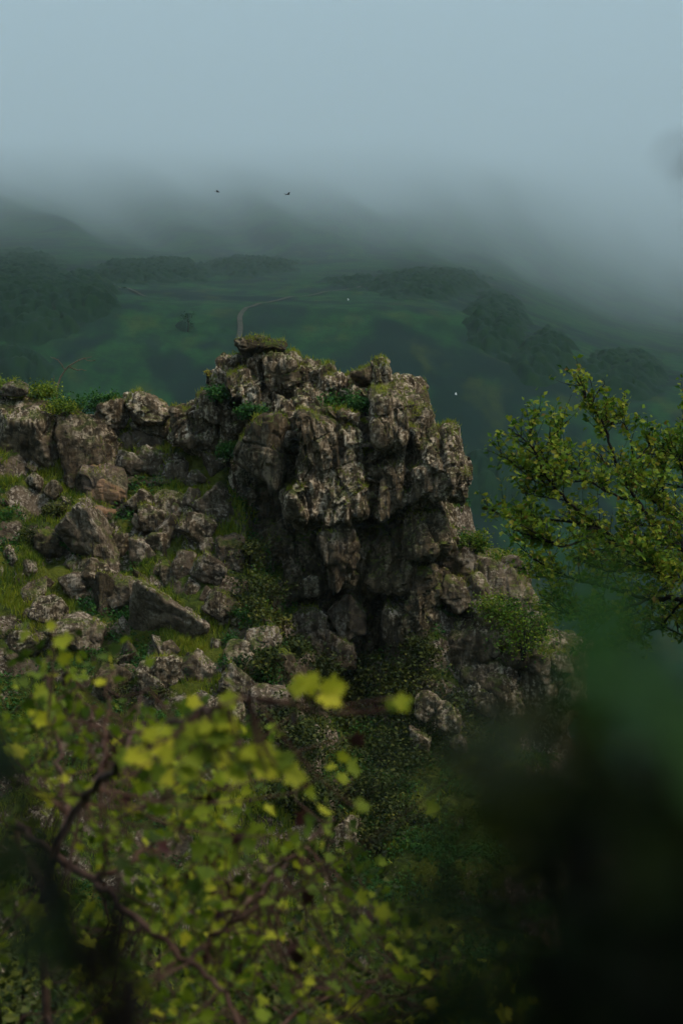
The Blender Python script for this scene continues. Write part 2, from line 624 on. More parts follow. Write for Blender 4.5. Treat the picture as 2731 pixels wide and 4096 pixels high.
def cube_sphere(N):
    if N in _CS:
        return _CS[N]
    g = np.tan(np.linspace(-1, 1, N + 1) * math.pi / 4)
    A, B = np.meshgrid(g, g, indexing='ij')
    one = np.ones_like(A)
    faces = [(one, A, B), (-one, B, A), (B, one, A), (A, -one, B), (A, B, one), (B, A, -one)]
    V, F = [], []
    q = grid_faces(N + 1, N + 1)
    for k, f in enumerate(faces):
        F.append(q + k * (N + 1) ** 2)
        V.append(np.stack(f, -1).reshape(-1, 3))
    V = np.concatenate(V)
    F = np.concatenate(F)
    key = np.round(V * 1e5).astype(np.int64)
    _, first, inv = np.unique(key, axis=0, return_index=True, return_inverse=True)
    V = V[first]
    F = inv.reshape(-1)[F]
    V = V / np.linalg.norm(V, axis=1)[:, None]
    _CS[N] = (V.astype(np.float32), F)
    return _CS[N]


def rot_y(a):
    c, s = math.cos(a), math.sin(a)
    return np.array([[c, 0, s], [0, 1, 0], [-s, 0, c]])


def rand_rot(rng):
    q = rng.normal(size=4)
    q /= np.linalg.norm(q)
    w, x, y, z = q
    return np.array([[1 - 2 * (y * y + z * z), 2 * (x * y - z * w), 2 * (x * z + y * w)],
                     [2 * (x * y + z * w), 1 - 2 * (x * x + z * z), 2 * (y * z - x * w)],
                     [2 * (x * z - y * w), 2 * (y * z + x * w), 1 - 2 * (x * x + y * y)]])


def joint(Q, size, rng, seed):
    """two sets of joints: the rock breaks along three warped families of planes, each cell standing proud or back"""
    out = 0
    B = rand_rot(rng) * 0.35 + np.eye(3)
    B /= np.linalg.norm(B, axis=1)[:, None]
    wp = np.stack([perlin(Q / (size * 0.9) + k * 9.1, seed + k) for k in range(3)], 1) * 0.5
    for lev, (sp, amp) in enumerate(((max(size * 0.62, 0.10), 1.0), (max(size * 0.26, 0.05), 0.45))):
        S = (Q @ B.T) / (sp * np.array([0.9, 1.2, 1.35])) + wp / (lev * 0.6 + 0.6) + lev * 3.7
        I = np.floor(S)
        f = S - I
        Ii = I.astype(np.int64)
        h0 = (_hash(Ii[:, 0], Ii[:, 1], Ii[:, 2], seed + lev) & np.uint32(1023)) / 1023.0 - 0.5
        e = np.minimum(f, 1 - f).min(1)
        out = out + amp * (h0 * sstep(0.0, 0.10, e) * 1.3 - 0.35 * np.exp(-(e / 0.07) ** 2))
    return out


def rock_shape(seed, half, N=24, planes=13, sharp=18.0, rough=1.0, crack=0.5, flute=0.0, tilt=0.0, aspect=1.0, taper=0.0):
    """an angular block: planes cut from a ball, then worn, fissured and pitted; half = half sizes in metres"""
    rng = np.random.default_rng(seed)
    D, F = cube_sphere(N)
    n = rng.normal(size=(planes, 3))
    n[:6] = np.array([[1, 0, 0], [-1, 0, 0], [0, 1, 0], [0, -1, 0], [0, 0, 1], [0, 0, -1]]) + rng.normal(size=(6, 3)) * 0.22
    n /= np.linalg.norm(n, axis=1)[:, None]
    dd = rng.uniform(0.66, 1.0, planes)
    dd[:6] = rng.uniform(0.72, 0.95, 6)
    t = np.maximum(D @ n.T, 1e-3) / dd
    r = np.sum(t ** sharp, axis=1) ** (-1.0 / sharp)
    V = D * r[:, None]
    half = np.asarray(half, float)
    V = V * np.array([1.0, 1.0, 1.0 * aspect])
    if taper:
        zz = V[:, 2] / np.abs(V[:, 2]).max()
        k = 1 + taper * zz
        V = V * np.stack([k, k, np.ones_like(k)], 1)
    if tilt:
        V = V @ rot_y(R(tilt)).T
    lo, hi = V.min(0), V.max(0)
    V = (V - (lo + hi) / 2) / ((hi - lo) / 2) * half
    size = float(np.mean(half))
    off = rng.uniform(-90, 90, 3)
    dirs = D / 1.0
    if tilt:
        dirs = dirs @ rot_y(R(tilt)).T
    Q = V + off
    d = 0.17 * size * fbm(Q / (size * 1.1), 3, seed) * rough
    jo = joint(Q, size, rng, seed)
    d += jo * (0.13 if size > 0.5 else 0.11) * min(size, 1.0)
    d += 0.055 * rough * fbm(Q / 0.42, 4, seed + 20, 0.6, ridged=True) * min(1.0, size / 0.6)
    d += 0.030 * rough * fbm(Q / 0.13, 3, seed + 40, 0.6) * min(1.0, size / 0.4)
    if flute:
        Qs = Q * np.array([1 / 0.34, 1 / 0.34, 1 / 1.7])
        d += flute * 0.075 * fbm(Qs, 3, seed + 60, 0.55, ridged=True)
    V = V + dirs * d[:, None]
    lo, hi = V.min(0), V.max(0)
    V = (V - (lo + hi) / 2) / ((hi - lo) / 2) * half
    return V, F


ROCKPTS = []          # (world points, normals) of the upward faces, for what grows on them


def add_rock(name, box, Y, depth=None, mat='rock', seed=1, parent=None, push=0.0, **kw):
    x0, x1, y0, y1 = box
    c = at((x0 + x1) / 2, (y0 + y1) / 2, Y)
    s = PX * Y
    a, cz = (x1 - x0) / 2 * s, (y1 - y0) / 2 * s
    if depth is None:
        depth = 0.85 * (a + cz) / 2
    px = max(x1 - x0, y1 - y0) / 4.0
    N = kw.pop('N', None) or int(np.clip(px * 0.55, 10, 64))
    V, F = rock_shape(seed, (a, depth, cz), N=N, **kw)
    c[1] += push
    c = c.copy()
    me = mesh_np(name, V, F)
    base = c - np.array([0, 0, cz]) if parent is None else None
    if parent is None:
        me.vertices.foreach_set("co", (V + np.array([0, 0, cz])).astype(np.float32).ravel())
        me.update()
        o = link(name, me, M[mat], None, tuple(base))
    else:
        o = link(name, me, M[mat], parent, tuple(c - np.array(parent.location)))
    e1, e2 = V[F[:, 1]] - V[F[:, 0]], V[F[:, 3]] - V[F[:, 0]]
    nn = np.cross(e1, e2)
    nn /= np.linalg.norm(nn, axis=1)[:, None] + 1e-9
    ctr = V[F].mean(1)
    if np.mean(np.sum(nn * ctr, 1)) < 0:
        nn = -nn
    area = np.linalg.norm(np.cross(e1, e2), axis=1)
    up = nn[:, 2] > 0.5
    ROCKPTS.append((ctr[up] + c, nn[up], area[up], name, mat))
    return o


# the pinnacle: bedrock, blocks grown together
pin = empty("rock_pinnacle", tuple(at(1380, 2500, 62.0)), "tall craggy brown rock pinnacle rising in the middle of the slope", "rock pinnacle")
BLOCKS = [
    # box (photo pixels), distance, half depth, material, options
    ((938, 1150, 1338, 1452), 61.6, 0.9, 'mossy_rock', dict(name='cap_block', N=40, sharp=9, tilt=8)),
    ((930, 1165, 1405, 1530), 62.0, 1.0, 'rock', dict(N=40)),
    ((858, 1000, 1405, 1590), 61.9, 1.1, 'rock', dict(N=40)),
    ((905, 1010, 1470, 1600), 61.2, 0.7, 'rock', {}),
    ((955, 1090, 1415, 1540), 61.5, 0.8, 'mossy_rock', {}),
    ((1055, 1175, 1425, 1600), 61.5, 0.9, 'rock', {}),
    ((1140, 1322, 1458, 1570), 61.7, 1.0, 'rock', {}),
    ((1150, 1310, 1520, 1620), 61.0, 0.8, 'rock', {}),
    ((960, 1075, 1525, 1660), 61.0, 0.8, 'rock', {}),
    ((1055, 1170, 1575, 1730), 60.9, 0.8, 'rock', dict(flute=0.5)),
    ((1140, 1300, 1590, 1690), 60.7, 0.7, 'rock', {}),
    ((690, 1060, 1555, 1850), 63.0, 1.7, 'mossy_rock', dict(tilt=-30, aspect=0.8, N=48, crack=0.35, rough=0.8)),
    ((800, 1010, 1570, 1720), 61.9, 1.0, 'mossy_rock', dict(tilt=35, aspect=0.6, crack=0.3, rough=0.7)),
    ((695, 815, 1630, 1770), 62.2, 0.8, 'rock', {}),
    ((785, 890, 1545, 1680), 62.4, 0.9, 'rock', dict(tilt=40, aspect=0.7)),
    ((932, 1172, 1648, 1958), 60.0, 1.0, 'mossy_rock', dict(name='oval_slab', crack=0.25, rough=0.7, sharp=9, N=52, tilt=12, flute=0.35)),
    ((1130, 1500, 1632, 2100), 60.4, 1.9, 'rock', dict(name='central_buttress', flute=1.0, N=84, crack=0.8, sharp=15, taper=0.16)),
    ((1270, 1500, 1635, 1850), 60.1, 1.0, 'rock', dict(flute=0.9, N=48, crack=0.8)),
    ((1120, 1320, 1640, 1810), 60.1, 0.9, 'rock', dict(flute=0.5, crack=0.8)),
    ((1280, 1495, 1790, 2090), 59.5, 0.8, 'rock', dict(flute=1.0, N=52, crack=0.6)),
    ((1145, 1350, 1830, 2110), 59.7, 0.9, 'rock', dict(flute=0.6, N=48, crack=0.7)),
    ((1470, 1690, 1535, 1850), 60.3, 1.4, 'rock', dict(name='fluted_column', flute=1.0, N=56, crack=0.8)),
    ((1490, 1680, 1780, 2060), 60.3, 1.2, 'rock', dict(flute=0.9, N=48, crack=0.7)),
    ((1480, 1640, 1590, 1790), 59.7, 0.7, 'rock', dict(flute=0.9)),
    ((1590, 1760, 1568, 1800), 60.5, 1.4, 'rock', dict(flute=1.0, N=52, crack=0.7)),
    ((1620, 1872, 1690, 2015), 60.2, 1.6, 'rock', dict(name='overhanging_bulge', flute=0.9, N=64, sharp=13, crack=0.7)),
    ((1710, 1868, 1790, 2000), 59.9, 0.9, 'rock', dict(flute=0.7, N=40)),
    ((1398, 1552, 1455, 1580), 61.4, 0.8, 'mossy_rock', dict(name='horn', N=36)),
    ((1480, 1548, 1450, 1570), 61.0, 0.5, 'rock', {}),
    ((900, 1800, 1500, 2200), 62.6, 2.1, 'rock', dict(name='core', N=44, crack=0.6)),
    ((930, 1790, 1990, 2780), 63.9, 2.2, 'mossy_rock', dict(name='back_wall', N=64, flute=1.0, crack=0.9)),
    ((1470, 1700, 2010, 2360), 61.4, 1.2, 'mossy_rock', dict(N=48, flute=1.0, crack=0.9)),
    ((1590, 1775, 1960, 2260), 60.9, 1.2, 'mossy_rock', dict(N=44, flute=0.8)),
    ((1265, 1440, 2030, 2370), 59.7, 0.8, 'rock', dict(name='hanging_nose', taper=0.45, N=36, crack=0.4)),
    ((1318, 1416, 2200, 2350), 60.2, 0.4, 'rock', dict(taper=-0.3)),
    ((960, 1230, 1980, 2420), 62.3, 1.2, 'mossy_rock', dict(N=44, flute=0.8, crack=0.8)),
    ((1100, 1320, 2080, 2440), 62.0, 1.0, 'mossy_rock', dict(N=44, flute=0.6, crack=0.8)),
    ((1390, 1560, 2040, 2420), 61.6, 1.0, 'mossy_rock', dict(N=44, flute=0.8)),
    ((1560, 1800, 2260, 2620), 61.2, 1.1, 'mossy_rock', dict(N=44, flute=0.5)),
    ((835, 985, 1470, 1700), 62.4, 1.2, 'rock', dict(N=44, tilt=-30)),
    ((725, 920, 1600, 1790), 62.8, 1.3, 'mossy_rock', dict(N=44, tilt=-35, aspect=0.8)),
    ((1230, 1420, 1500, 1680), 61.6, 1.0, 'rock', dict(N=36)),
    ((1380, 1560, 1540, 1720), 61.2, 1.0, 'rock', dict(N=36, flute=0.5)),
    ((1000, 1190, 1420, 1560), 61.9, 1.0, 'rock', dict(N=36)),
]


def fuse(name, blocks, mat, voxel, parent, seed):
    """grow blocks together into one continuous rock face, then break it along joints that run right through it"""
    P, o = [], 0
    for V, F in blocks:
        P.append((V, F))
    V, F, o = [], [], 0
    for v, f in P:
        V.append(v)
        F.append(f + o)
        o += len(v)
    src = mesh_np("rock_mass", np.concatenate(V), np.concatenate(F))
    ob = bpy.data.objects.new("rock_mass", src)
    COL.objects.link(ob)
    md = ob.modifiers.new("grow", 'REMESH')
    md.mode = 'VOXEL'
    md.voxel_size = voxel
    dg = bpy.context.evaluated_depsgraph_get()
    ev = ob.evaluated_get(dg)
    me = ev.to_mesh()
    n = len(me.vertices)
    V = np.empty(n * 3, np.float32)
    me.vertices.foreach_get("co", V)
    V = V.reshape(-1, 3).astype(float)
    nl = len(me.loops)
    F = np.empty(nl, np.int32)
    me.loops.foreach_get("vertex_index", F)
    F = F.reshape(-1, 4)
    E = np.empty(len(me.edges) * 2, np.int32)
    me.edges.foreach_get("vertices", E)
    E = E.reshape(-1, 2)
    ev.to_mesh_clear()
    bpy.data.objects.remove(ob)
    bpy.data.meshes.remove(src)
    deg = np.bincount(E.ravel(), minlength=n).astype(float)
    for it in range(2):
        acc = np.zeros_like(V)
        for a in range(3):
            acc[:, a] = np.bincount(E[:, 0], V[E[:, 1], a], n) + np.bincount(E[:, 1], V[E[:, 0], a], n)
        V = 0.5 * V + 0.5 * acc / deg[:, None]
    N = np.zeros_like(V)
    fn = np.cross(V[F[:, 1]] - V[F[:, 0]], V[F[:, 3]] - V[F[:, 0]])
    for k in range(4):
        for a in range(3):
            N[:, a] += np.bincount(F[:, k], fn[:, a], n)
    N /= np.linalg.norm(N, axis=1)[:, None] + 1e-9
    # joints: steep planes dipping to the right, bedding across them
    B = np.array([[0.94, 0.22, 0.26], [-0.25, 0.95, 0.12], [-0.30, -0.05, 0.95]])
    wp = np.stack([fbm(V / 1.7 + 5 * k, 2, seed + k) for k in range(3)], 1)
    d = 0.0
    for lev, (sp, amp, wd) in enumerate(((np.array([0.95, 1.1, 3.0]), 0.20, 0.05), (np.array([0.34, 0.5, 0.85]), 0.10, 0.04), (np.array([0.17, 0.2, 0.30]), 0.040, 0.08))):
        S = (V @ B.T) / sp + wp * (0.55 / (lev + 1)) + lev * 2.7
        I = np.floor(S).astype(np.int64)
        f = S - I
        h0 = (_hash(I[:, 0], I[:, 1], I[:, 2], seed + 7 * lev) & np.uint32(1023)) / 1023.0 - 0.5
        e = (np.minimum(f, 1 - f) * sp / sp.min()).min(1)
        d = d + amp * (h0 * sstep(0.0, 0.10, e) - 0.55 * np.exp(-(e / wd) ** 2))
    d = d + 0.10 * fbm(V / 0.9, 3, seed + 30)
    d = d + 0.085 * fbm(V * np.array([1 / 0.30, 1 / 0.30, 1 / 1.9]), 3, seed + 40, 0.55, ridged=True)
    d = d + 0.030 * fbm(V / 0.16, 3, seed + 50, 0.6)
    # the deep clefts between the buttresses
    vx = 1365.5 + V[:, 0] / V[:, 1] / PX
    vr = 2048.0 - (V[:, 2] / V[:, 1] - TP) / PX
    for (ax, ay, bx, by, wd, dep) in CLEFTS:
        t = (vr - ay) / (by - ay)
        on = sstep(-0.08, 0.12, t) * (1 - sstep(0.85, 1.1, t))
        xl = ax + (bx - ax) * t + 14 * perlin(np.stack([vr / 90.0, vr * 0 + ax, vr * 0], 1), 3)
        d = d - dep * on * np.exp(-((vx - xl) / wd) ** 2)
    V = V + N * d[:, None]
    c = np.array(parent.location)
    link(name, mesh_np(name, V - c, F, False), M[mat], parent)
    fn = np.cross(V[F[:, 1]] - V[F[:, 0]], V[F[:, 3]] - V[F[:, 0]])
    ar = np.linalg.norm(fn, axis=1)
    fn /= ar[:, None] + 1e-9
    ctr = V[F].mean(1)
    up = fn[:, 2] > 0.5
    ROCKPTS.append((ctr[up], fn[up], ar[up], name, mat))


def block_world(bx, Y, dp, seed, kw):
    x0, x1, y0, y1 = bx
    c = at((x0 + x1) / 2, (y0 + y1) / 2, Y)
    sc = PX * Y
    kw = {k: v for k, v in kw.items() if k in ('tilt', 'aspect', 'taper')}
    V, F = rock_shape(seed, ((x1 - x0) / 2 * sc, dp, (y1 - y0) / 2 * sc), N=16, rough=0.35, sharp=14, **kw)
    return V + c, F


CLEFTS = [(1462, 1590, 1492, 2030, 17, 0.65), (1172, 1640, 1160, 1960, 14, 0.45), (1650, 1640, 1625, 2010, 14, 0.45), (1330, 1560, 1372, 1850, 9, 0.25), (1045, 1440, 1060, 1640, 10, 0.35),
          (1225, 1800, 1240, 2080, 8, 0.25), (1745, 1600, 1770, 1860, 9, 0.3), (1290, 1650, 1420, 1700, 12, 0.3), (1000, 1520, 1150, 1600, 10, 0.3)]
FACE, WALL = [], []
for i, (bx, Y, dp, mt, kw) in enumerate(BLOCKS):
    kw = dict(kw)
    nm = kw.pop('name', 'rock_block')
    gx, gy = (bx[1] - bx[0]) * 0.05, (bx[3] - bx[2]) * 0.05
    if nm in ('cap_block', 'oval_slab', 'horn', 'hanging_nose'):
        add_rock(nm, bx, Y, dp, mt, seed=100 + i, parent=pin, **kw)
        continue
    if nm in ('rock_block', 'back_wall'):
        bx = (bx[0] - gx, bx[1] + gx, bx[2] - gy * 0.3, bx[3] + gy)
    (WALL if bx[2] > 1900 else FACE).append(block_world(bx, Y - (0.4 if bx[2] > 1900 else 0.0), dp, 100 + i, kw))
fuse("cliff_face", FACE, 'rock', 0.052, pin, 811)
fuse("undercut_wall", WALL, 'mossy_rock', 0.075, pin, 833)

# rocks of the slope: the big ones stand out singly, the others are stones of the slope
BIG = [
    ((-40, 272, 1585, 1925), 'rock', dict(flute=0.8, N=64, crack=0.7), "boulder", "massive grey boulder with vertical streaks on the ridge at the picture's edge"),
    ((245, 494, 1642, 1962), 'rock', dict(flute=0.6, N=60, crack=0.6), "boulder", "tall cracked grey boulder on the ridge above the orange broken rock"),
    ((505, 690, 1566, 1700), 'rock', dict(tilt=38, aspect=0.6, N=44), "boulder", "pointed brown slab tilted against the ridge beside the pinnacle's foot"),
    ((385, 512, 1596, 1716), 'rock', dict(N=36), "boulder", "squat brown rock under grass on the ridge between boulder and pointed slab"),
    ((530, 706, 1636, 1752), 'rock', dict(tilt=25, aspect=0.75, N=40), "boulder", "brown block lying below the pointed slab on the ridge"),
    ((336, 508, 1852, 2040), 'orange_rock', dict(N=48, crack=0.5, rough=0.6), "broken_rock", "freshly broken orange rock below the tall cracked boulder"),
    ((774, 948, 1932, 2094), 'pale_rock', dict(tilt=35, aspect=0.8, N=44), "boulder", "pale lichened boulder on turf beside the shaded gully, upper one"),
    ((870, 980, 2138, 2340), 'pale_rock', dict(N=44, tilt=8), "boulder", "pale boulder with sheer lower face at the gully's edge, below the upper one"),
    ((240, 478, 1992, 2330), 'pale_rock', dict(tilt=-38, aspect=1.9, N=64), "slab", "long pale slab leaning steeply down the grassy slope"),
    ((532, 840, 2318, 2594), 'pale_rock', dict(tilt=30, aspect=0.75, N=64, crack=0.45), "boulder", "largest pale boulder lying in the grass in the middle of the slope"),
    ((200, 420, 2450, 2650), 'pale_rock', dict(tilt=25, aspect=0.85, N=48), "boulder", "pale angular boulder at the lower end of the long slab"),
    ((974, 1120, 2506, 2656), 'pale_rock', dict(N=40), "boulder", "upright pale boulder on the slope beside the dark shrubs"),
    ((880, 1052, 2650, 2815), 'pale_rock', dict(tilt=42, aspect=0.55, N=44), "slab", "narrow pale slab slanting down behind the yellow leaves"),
]
STONES = [
    (10, 110, 1522, 1580, 'pale_rock'), (660, 720, 1690, 1790, 'rock'), (712, 795, 1715, 1830, 'rock'), (808, 915, 1788, 1912, 'pale_rock'),
    (470, 584, 1800, 1912, 'pale_rock'), (540, 668, 1782, 1898, 'pale_rock'), (508, 680, 1905, 1962, 'pale_rock'), (508, 655, 1956, 2066, 'rock'),
    (668, 750, 1838, 1930, 'pale_rock'), (756, 832, 1878, 1930, 'pale_rock'), (256, 330, 2220, 2300, 'pale_rock'), (242, 342, 2285, 2390, 'pale_rock'),
    (92, 182, 2310, 2420, 'rock'), (54, 122, 2024, 2090, 'rock'), (354, 458, 2024, 2110, 'orange_rock'), (526, 618, 2150, 2270, 'pale_rock'),
    (532, 604, 2055, 2128, 'pale_rock'), (628, 738, 2056, 2160, 'pale_rock'), (692, 782, 2200, 2306, 'pale_rock'), (538, 598, 2278, 2366, 'rock'),
    (456, 514, 2488, 2544, 'pale_rock'), (494, 572, 2558, 2664, 'pale_rock'), (608, 674, 2258, 2300, 'pale_rock'), (800, 858, 2342, 2408, 'pale_rock'),
    (845, 884, 2552, 2606, 'pale_rock'), (92, 144, 2430, 2486, 'rock'), (1086, 1176, 2590, 2750, 'mossy_rock'), (1080, 1168, 2890, 3035, 'pale_rock'),
    (766, 890, 2765, 2865, 'pale_rock'), (1200, 1272, 2950, 3050, 'pale_rock'), (480, 560, 2655, 2720, 'pale_rock'), (560, 655, 2680, 2785, 'pale_rock'),
    (380, 474, 2290, 2480, 'mossy_rock'), (800, 870, 2130, 2210, 'pale_rock'), (880, 960, 2440, 2500, 'pale_rock'), (1000, 1080, 2820, 2870, 'pale_rock'),
    (690, 770, 2660, 2720, 'rock'), (650, 720, 2560, 2640, 'rock'), (740, 800, 2310, 2380, 'rock'), (430, 520, 2130, 2230, 'mossy_rock'),
    (590, 680, 2130, 2220, 'rock'), (640, 720, 2240, 2330, 'mossy_rock'), (100, 170, 1890, 1960, 'rock'), (180, 250, 1920, 1990, 'mossy_rock'),
    (470, 540, 1730, 1800, 'pale_rock'), (730, 800, 1950, 2030, 'pale_rock'), (680, 750, 2000, 2070, 'pale_rock'), (20, 70, 2180, 2260, 'rock'),
    (1050, 1120, 2960, 3060, 'rock'), (1120, 1180, 3080, 3180, 'pale_rock'), (1000, 1070, 3000, 3080, 'pale_rock'), (1260, 1480, 3260, 3560, 'rock'),
    (300, 470, 2230, 2360, 'rock'), (420, 580, 2300, 2420, 'pale_rock'), (600, 760, 1960, 2080, 'rock'), (700, 860, 2050, 2190, 'rock'), (760, 900, 2210, 2330, 'pale_rock'), (820, 980, 2350, 2480, 'rock'),
    (560, 720, 2620, 2760, 'rock'), (700, 880, 2600, 2740, 'pale_rock'), (820, 990, 2780, 2930, 'rock'), (1000, 1150, 2740, 2890, 'pale_rock'), (380, 540, 2660, 2800, 'rock'), (130, 280, 2380, 2500, 'rock'),
    (20, 170, 2520, 2650, 'rock'), (560, 700, 2020, 2140, 'rock'), (150, 290, 2110, 2240, 'mossy_rock'), (900, 1040, 2560, 2680, 'rock'),
]
# under the overhang and down the right flank
FLANK = [
    ((1180, 1310, 2420, 2640), 60.6, 'pale_rock', dict(tilt=10)), ((1320, 1460, 2360, 2540), 60.5, 'pale_rock', dict(tilt=-25)),
    ((1290, 1420, 2510, 2665), 60.2, 'pale_rock', {}), ((1205, 1285, 2295, 2390), 60.8, 'rock', {}), ((1530, 1645, 2400, 2565), 60.4, 'rock', {}),
    ((1716, 1824, 2140, 2204), 60.6, 'rock', dict(sharp=7)), ((1822, 1916, 2184, 2280), 60.6, 'pale_rock', {}), ((1700, 1790, 2236, 2300), 60.8, 'mossy_rock', dict(sharp=7)),
    ((1750, 1876, 2292, 2440), 60.2, 'pale_rock', {}), ((1870, 1984, 2284, 2450), 60.2, 'pale_rock', {}), ((1936, 2112, 2214, 2372), 60.6, 'pale_rock', dict(tilt=38, aspect=0.6)),
    ((1740, 1850, 2100, 2230), 61.2, 'rock', dict(tilt=35)), ((1760, 2040, 2440, 2700), 60.2, 'rock', dict(tilt=40, aspect=1.5, N=60, flute=0.6)),
    ((1860, 2010, 2670, 2850), 59.6, 'rock', dict(flute=0.8, N=44)), ((2010, 2125, 2560, 2680), 59.6, 'pale_rock', {}), ((2090, 2210, 2590, 2720), 59.6, 'pale_rock', {}),
    ((2180, 2290, 2600, 2730), 59.6, 'pale_rock', {}), ((2240, 2345, 2700, 2830), 59.3, 'pale_rock', {}), ((1660, 1760, 2760, 2880), 58.8, 'rock', {}),
    ((1740, 1840, 2800, 2930), 58.6, 'rock', {}), ((1800, 1870, 2920, 3010), 58.4, 'pale_rock', {}), ((1640, 1720, 2900, 3000), 58.4, 'rock', {}),
    ((1700, 1850, 2440, 2760), 61.0, 'mossy_rock', dict(N=44, flute=0.7)), ((2000, 2160, 2380, 2560), 60.6, 'mossy_rock', {}),
    ((1690, 2000, 2150, 2460), 61.2, 'rock', dict(tilt=40, N=52)), ((1850, 2150, 2225, 2560), 60.4, 'pale_rock', dict(tilt=42, N=52)),
    ((1950, 2350, 2480, 2880), 60.5, 'rock', dict(tilt=42, N=56)), ((1780, 2100, 2560, 2960), 60.2, 'rock', dict(tilt=40, N=52, flute=0.5)),
    ((1690, 2130, 2190, 2900), 62.3, 'mossy_rock', dict(tilt=-25, N=56, flute=0.5)),
    ((1500, 1560, 2330, 2420), 62.4, 'mossy_rock', {}), ((1440, 1540, 2290, 2350), 61.8, 'mossy_rock', {}),
]
for i, (bx, mt, kw, nm, lab) in enumerate(BIG):
    p = slope_hit((bx[0] + bx[1]) / 2, bx[2] * 0.45 + bx[3] * 0.55)
    Y = 63.0 if p is None else p[1]
    gx, gy = (bx[1] - bx[0]) * 0.08, (bx[3] - bx[2]) * 0.08
    bx = (bx[0] - gx, bx[1] + gx, bx[2] - 0.5 * gy, bx[3] + 2.0 * gy)
    tag(add_rock(nm, bx, Y, None, mt, seed=300 + i, **kw), lab, "rock" if nm != "boulder" else "boulder", "boulders on the rocky slope")
for i, (x0, x1, y0, y1, mt) in enumerate(STONES):
    p = slope_hit((x0 + x1) / 2, y0 * 0.4 + y1 * 0.6)
    Y = 63.0 if p is None else p[1]
    gx, gy = (x1 - x0) * 0.09, (y1 - y0) * 0.09
    add_rock("stone", (x0 - gx, x1 + gx, y0 - gy * 0.5, y1 + gy * 1.5), Y, None, mt, seed=400 + i, parent=SLOPE, tilt=float(np.random.default_rng(i).uniform(-10, 45)), aspect=0.8)
for i, (bx, Y, mt, kw) in enumerate(FLANK):
    kw = dict(kw)
    if bx[0] > 1640:
        kw.setdefault('tilt', 36)
        kw.setdefault('aspect', 0.8)
        kw.setdefault('planes', 18)
    gx, gy = (bx[1] - bx[0]) * 0.07, (bx[3] - bx[2]) * 0.07
    add_rock("stone", (bx[0] - gx, bx[1] + gx, bx[2], bx[3] + 2 * gy), Y, None, mt, seed=500 + i, parent=SLOPE, **kw)

# many small stones lying about the slope, a few meshes shared
rng = np.random.default_rng(77)
small = []
for k in range(6):
    V, F = rock_shape(900 + k, (0.5, 0.45, 0.36), N=13, planes=9, sharp=24, rough=0.8)
    me = mesh_np("stone", V, F)
    me.materials.append(M['pale_rock' if k % 3 else 'rock'])
    small.append(me)
CL = [(600, 1950), (700, 2100), (430, 2150), (620, 2200), (780, 2300), (330, 2380), (900, 2550), (650, 2650), (950, 2750), (1060, 2900), (1120, 3050), (760, 1870), (180, 2560), (480, 2560), (850, 2880), (90, 2150)]
for k in range(70):
    px = rng.uniform(0, 1180)
    py = 1720 + (px / 1180) * 650 + rng.uniform(60, 900)
    if k % 2:
        a = CL[rng.integers(len(CL))]
        px, py = a[0] + rng.normal() * 65, a[1] + rng.normal() * 60
    p = slope_hit(px, py)
    if p is None or py > 3100:
        continue
    o = bpy.data.objects.new("stone", small[k % 6])
    COL.objects.link(o)
    o.parent = SLOPE
    s = rng.uniform(0.10, 0.40) * (1.0 if rng.random() < 0.72 else 1.9)
    o.location = p - np.array([0, 0, 0.12 * s])
    o.rotation_euler = (rng.uniform(-0.6, 0.6), rng.uniform(0.0, 0.9), rng.uniform(0, 6.28))
    o.scale = (s * rng.uniform(0.8, 1.9), s, s * rng.uniform(0.6, 1.3))

# ------------------------------------------------------------------ leaves, blades, stems
T_SIMPLE = (np.array([[0, 0, 0], [-.34, .45, .09], [0, .48, 0], [.34, .45, .09], [0, 1, -.08]]),
            np.array([[0, 2, 1], [0, 3, 2], [1, 2, 4], [2, 3, 4]]))
T_DIAMOND = (np.array([[0, 0, 0], [-.36, .5, .06], [.36, .5, .06], [0, 1, -.04]]), np.array([[0, 2, 1], [1, 2, 3]]))
T_BLADE = (np.array([[-.075, 0, 0], [.075, 0, 0], [0, 1, .18]]), np.array([[0, 1, 2]]))


def lobed_leaf():
    """a broad leaf with shallow lobes, cupped along its midrib"""
    pts = [(0, .02), (.14, .08), (.36, .00), (.48, .16), (.33, .32), (.62, .46), (.52, .62), (.26, .60), (.30, .84), (.12, .86), (0, 1.10)]
    pts = pts + [(-x, y) for x, y in pts[-2:0:-1]]
    V = [(0, .42, -.02)] + [(x, y, .35 * abs(x) ** 1.4 - .10 * y * y) for x, y in pts]
    n = len(pts)
    F = [(0, i + 1, (i + 1) % n + 1) for i in range(n)]
    return np.array(V, float), np.array(F)


T_LOBED = lobed_leaf()


def frames(rng, n, axis=None, up_bias=0.6, axis_spread=1.0):
    nrm = rng.normal(size=(n, 3))
    nrm[:, 2] = np.abs(nrm[:, 2]) * 0.8 + up_bias
    nrm /= np.linalg.norm(nrm, axis=1)[:, None]
    ax = rng.normal(size=(n, 3)) * axis_spread
    if axis is not None:
        ax = ax + axis
    ax -= nrm * np.sum(ax * nrm, 1)[:, None]
    ax /= np.linalg.norm(ax, axis=1)[:, None] + 1e-9
    side = np.cross(ax, nrm)
    return np.stack([side, ax, nrm], 2)          # columns: x, y, z


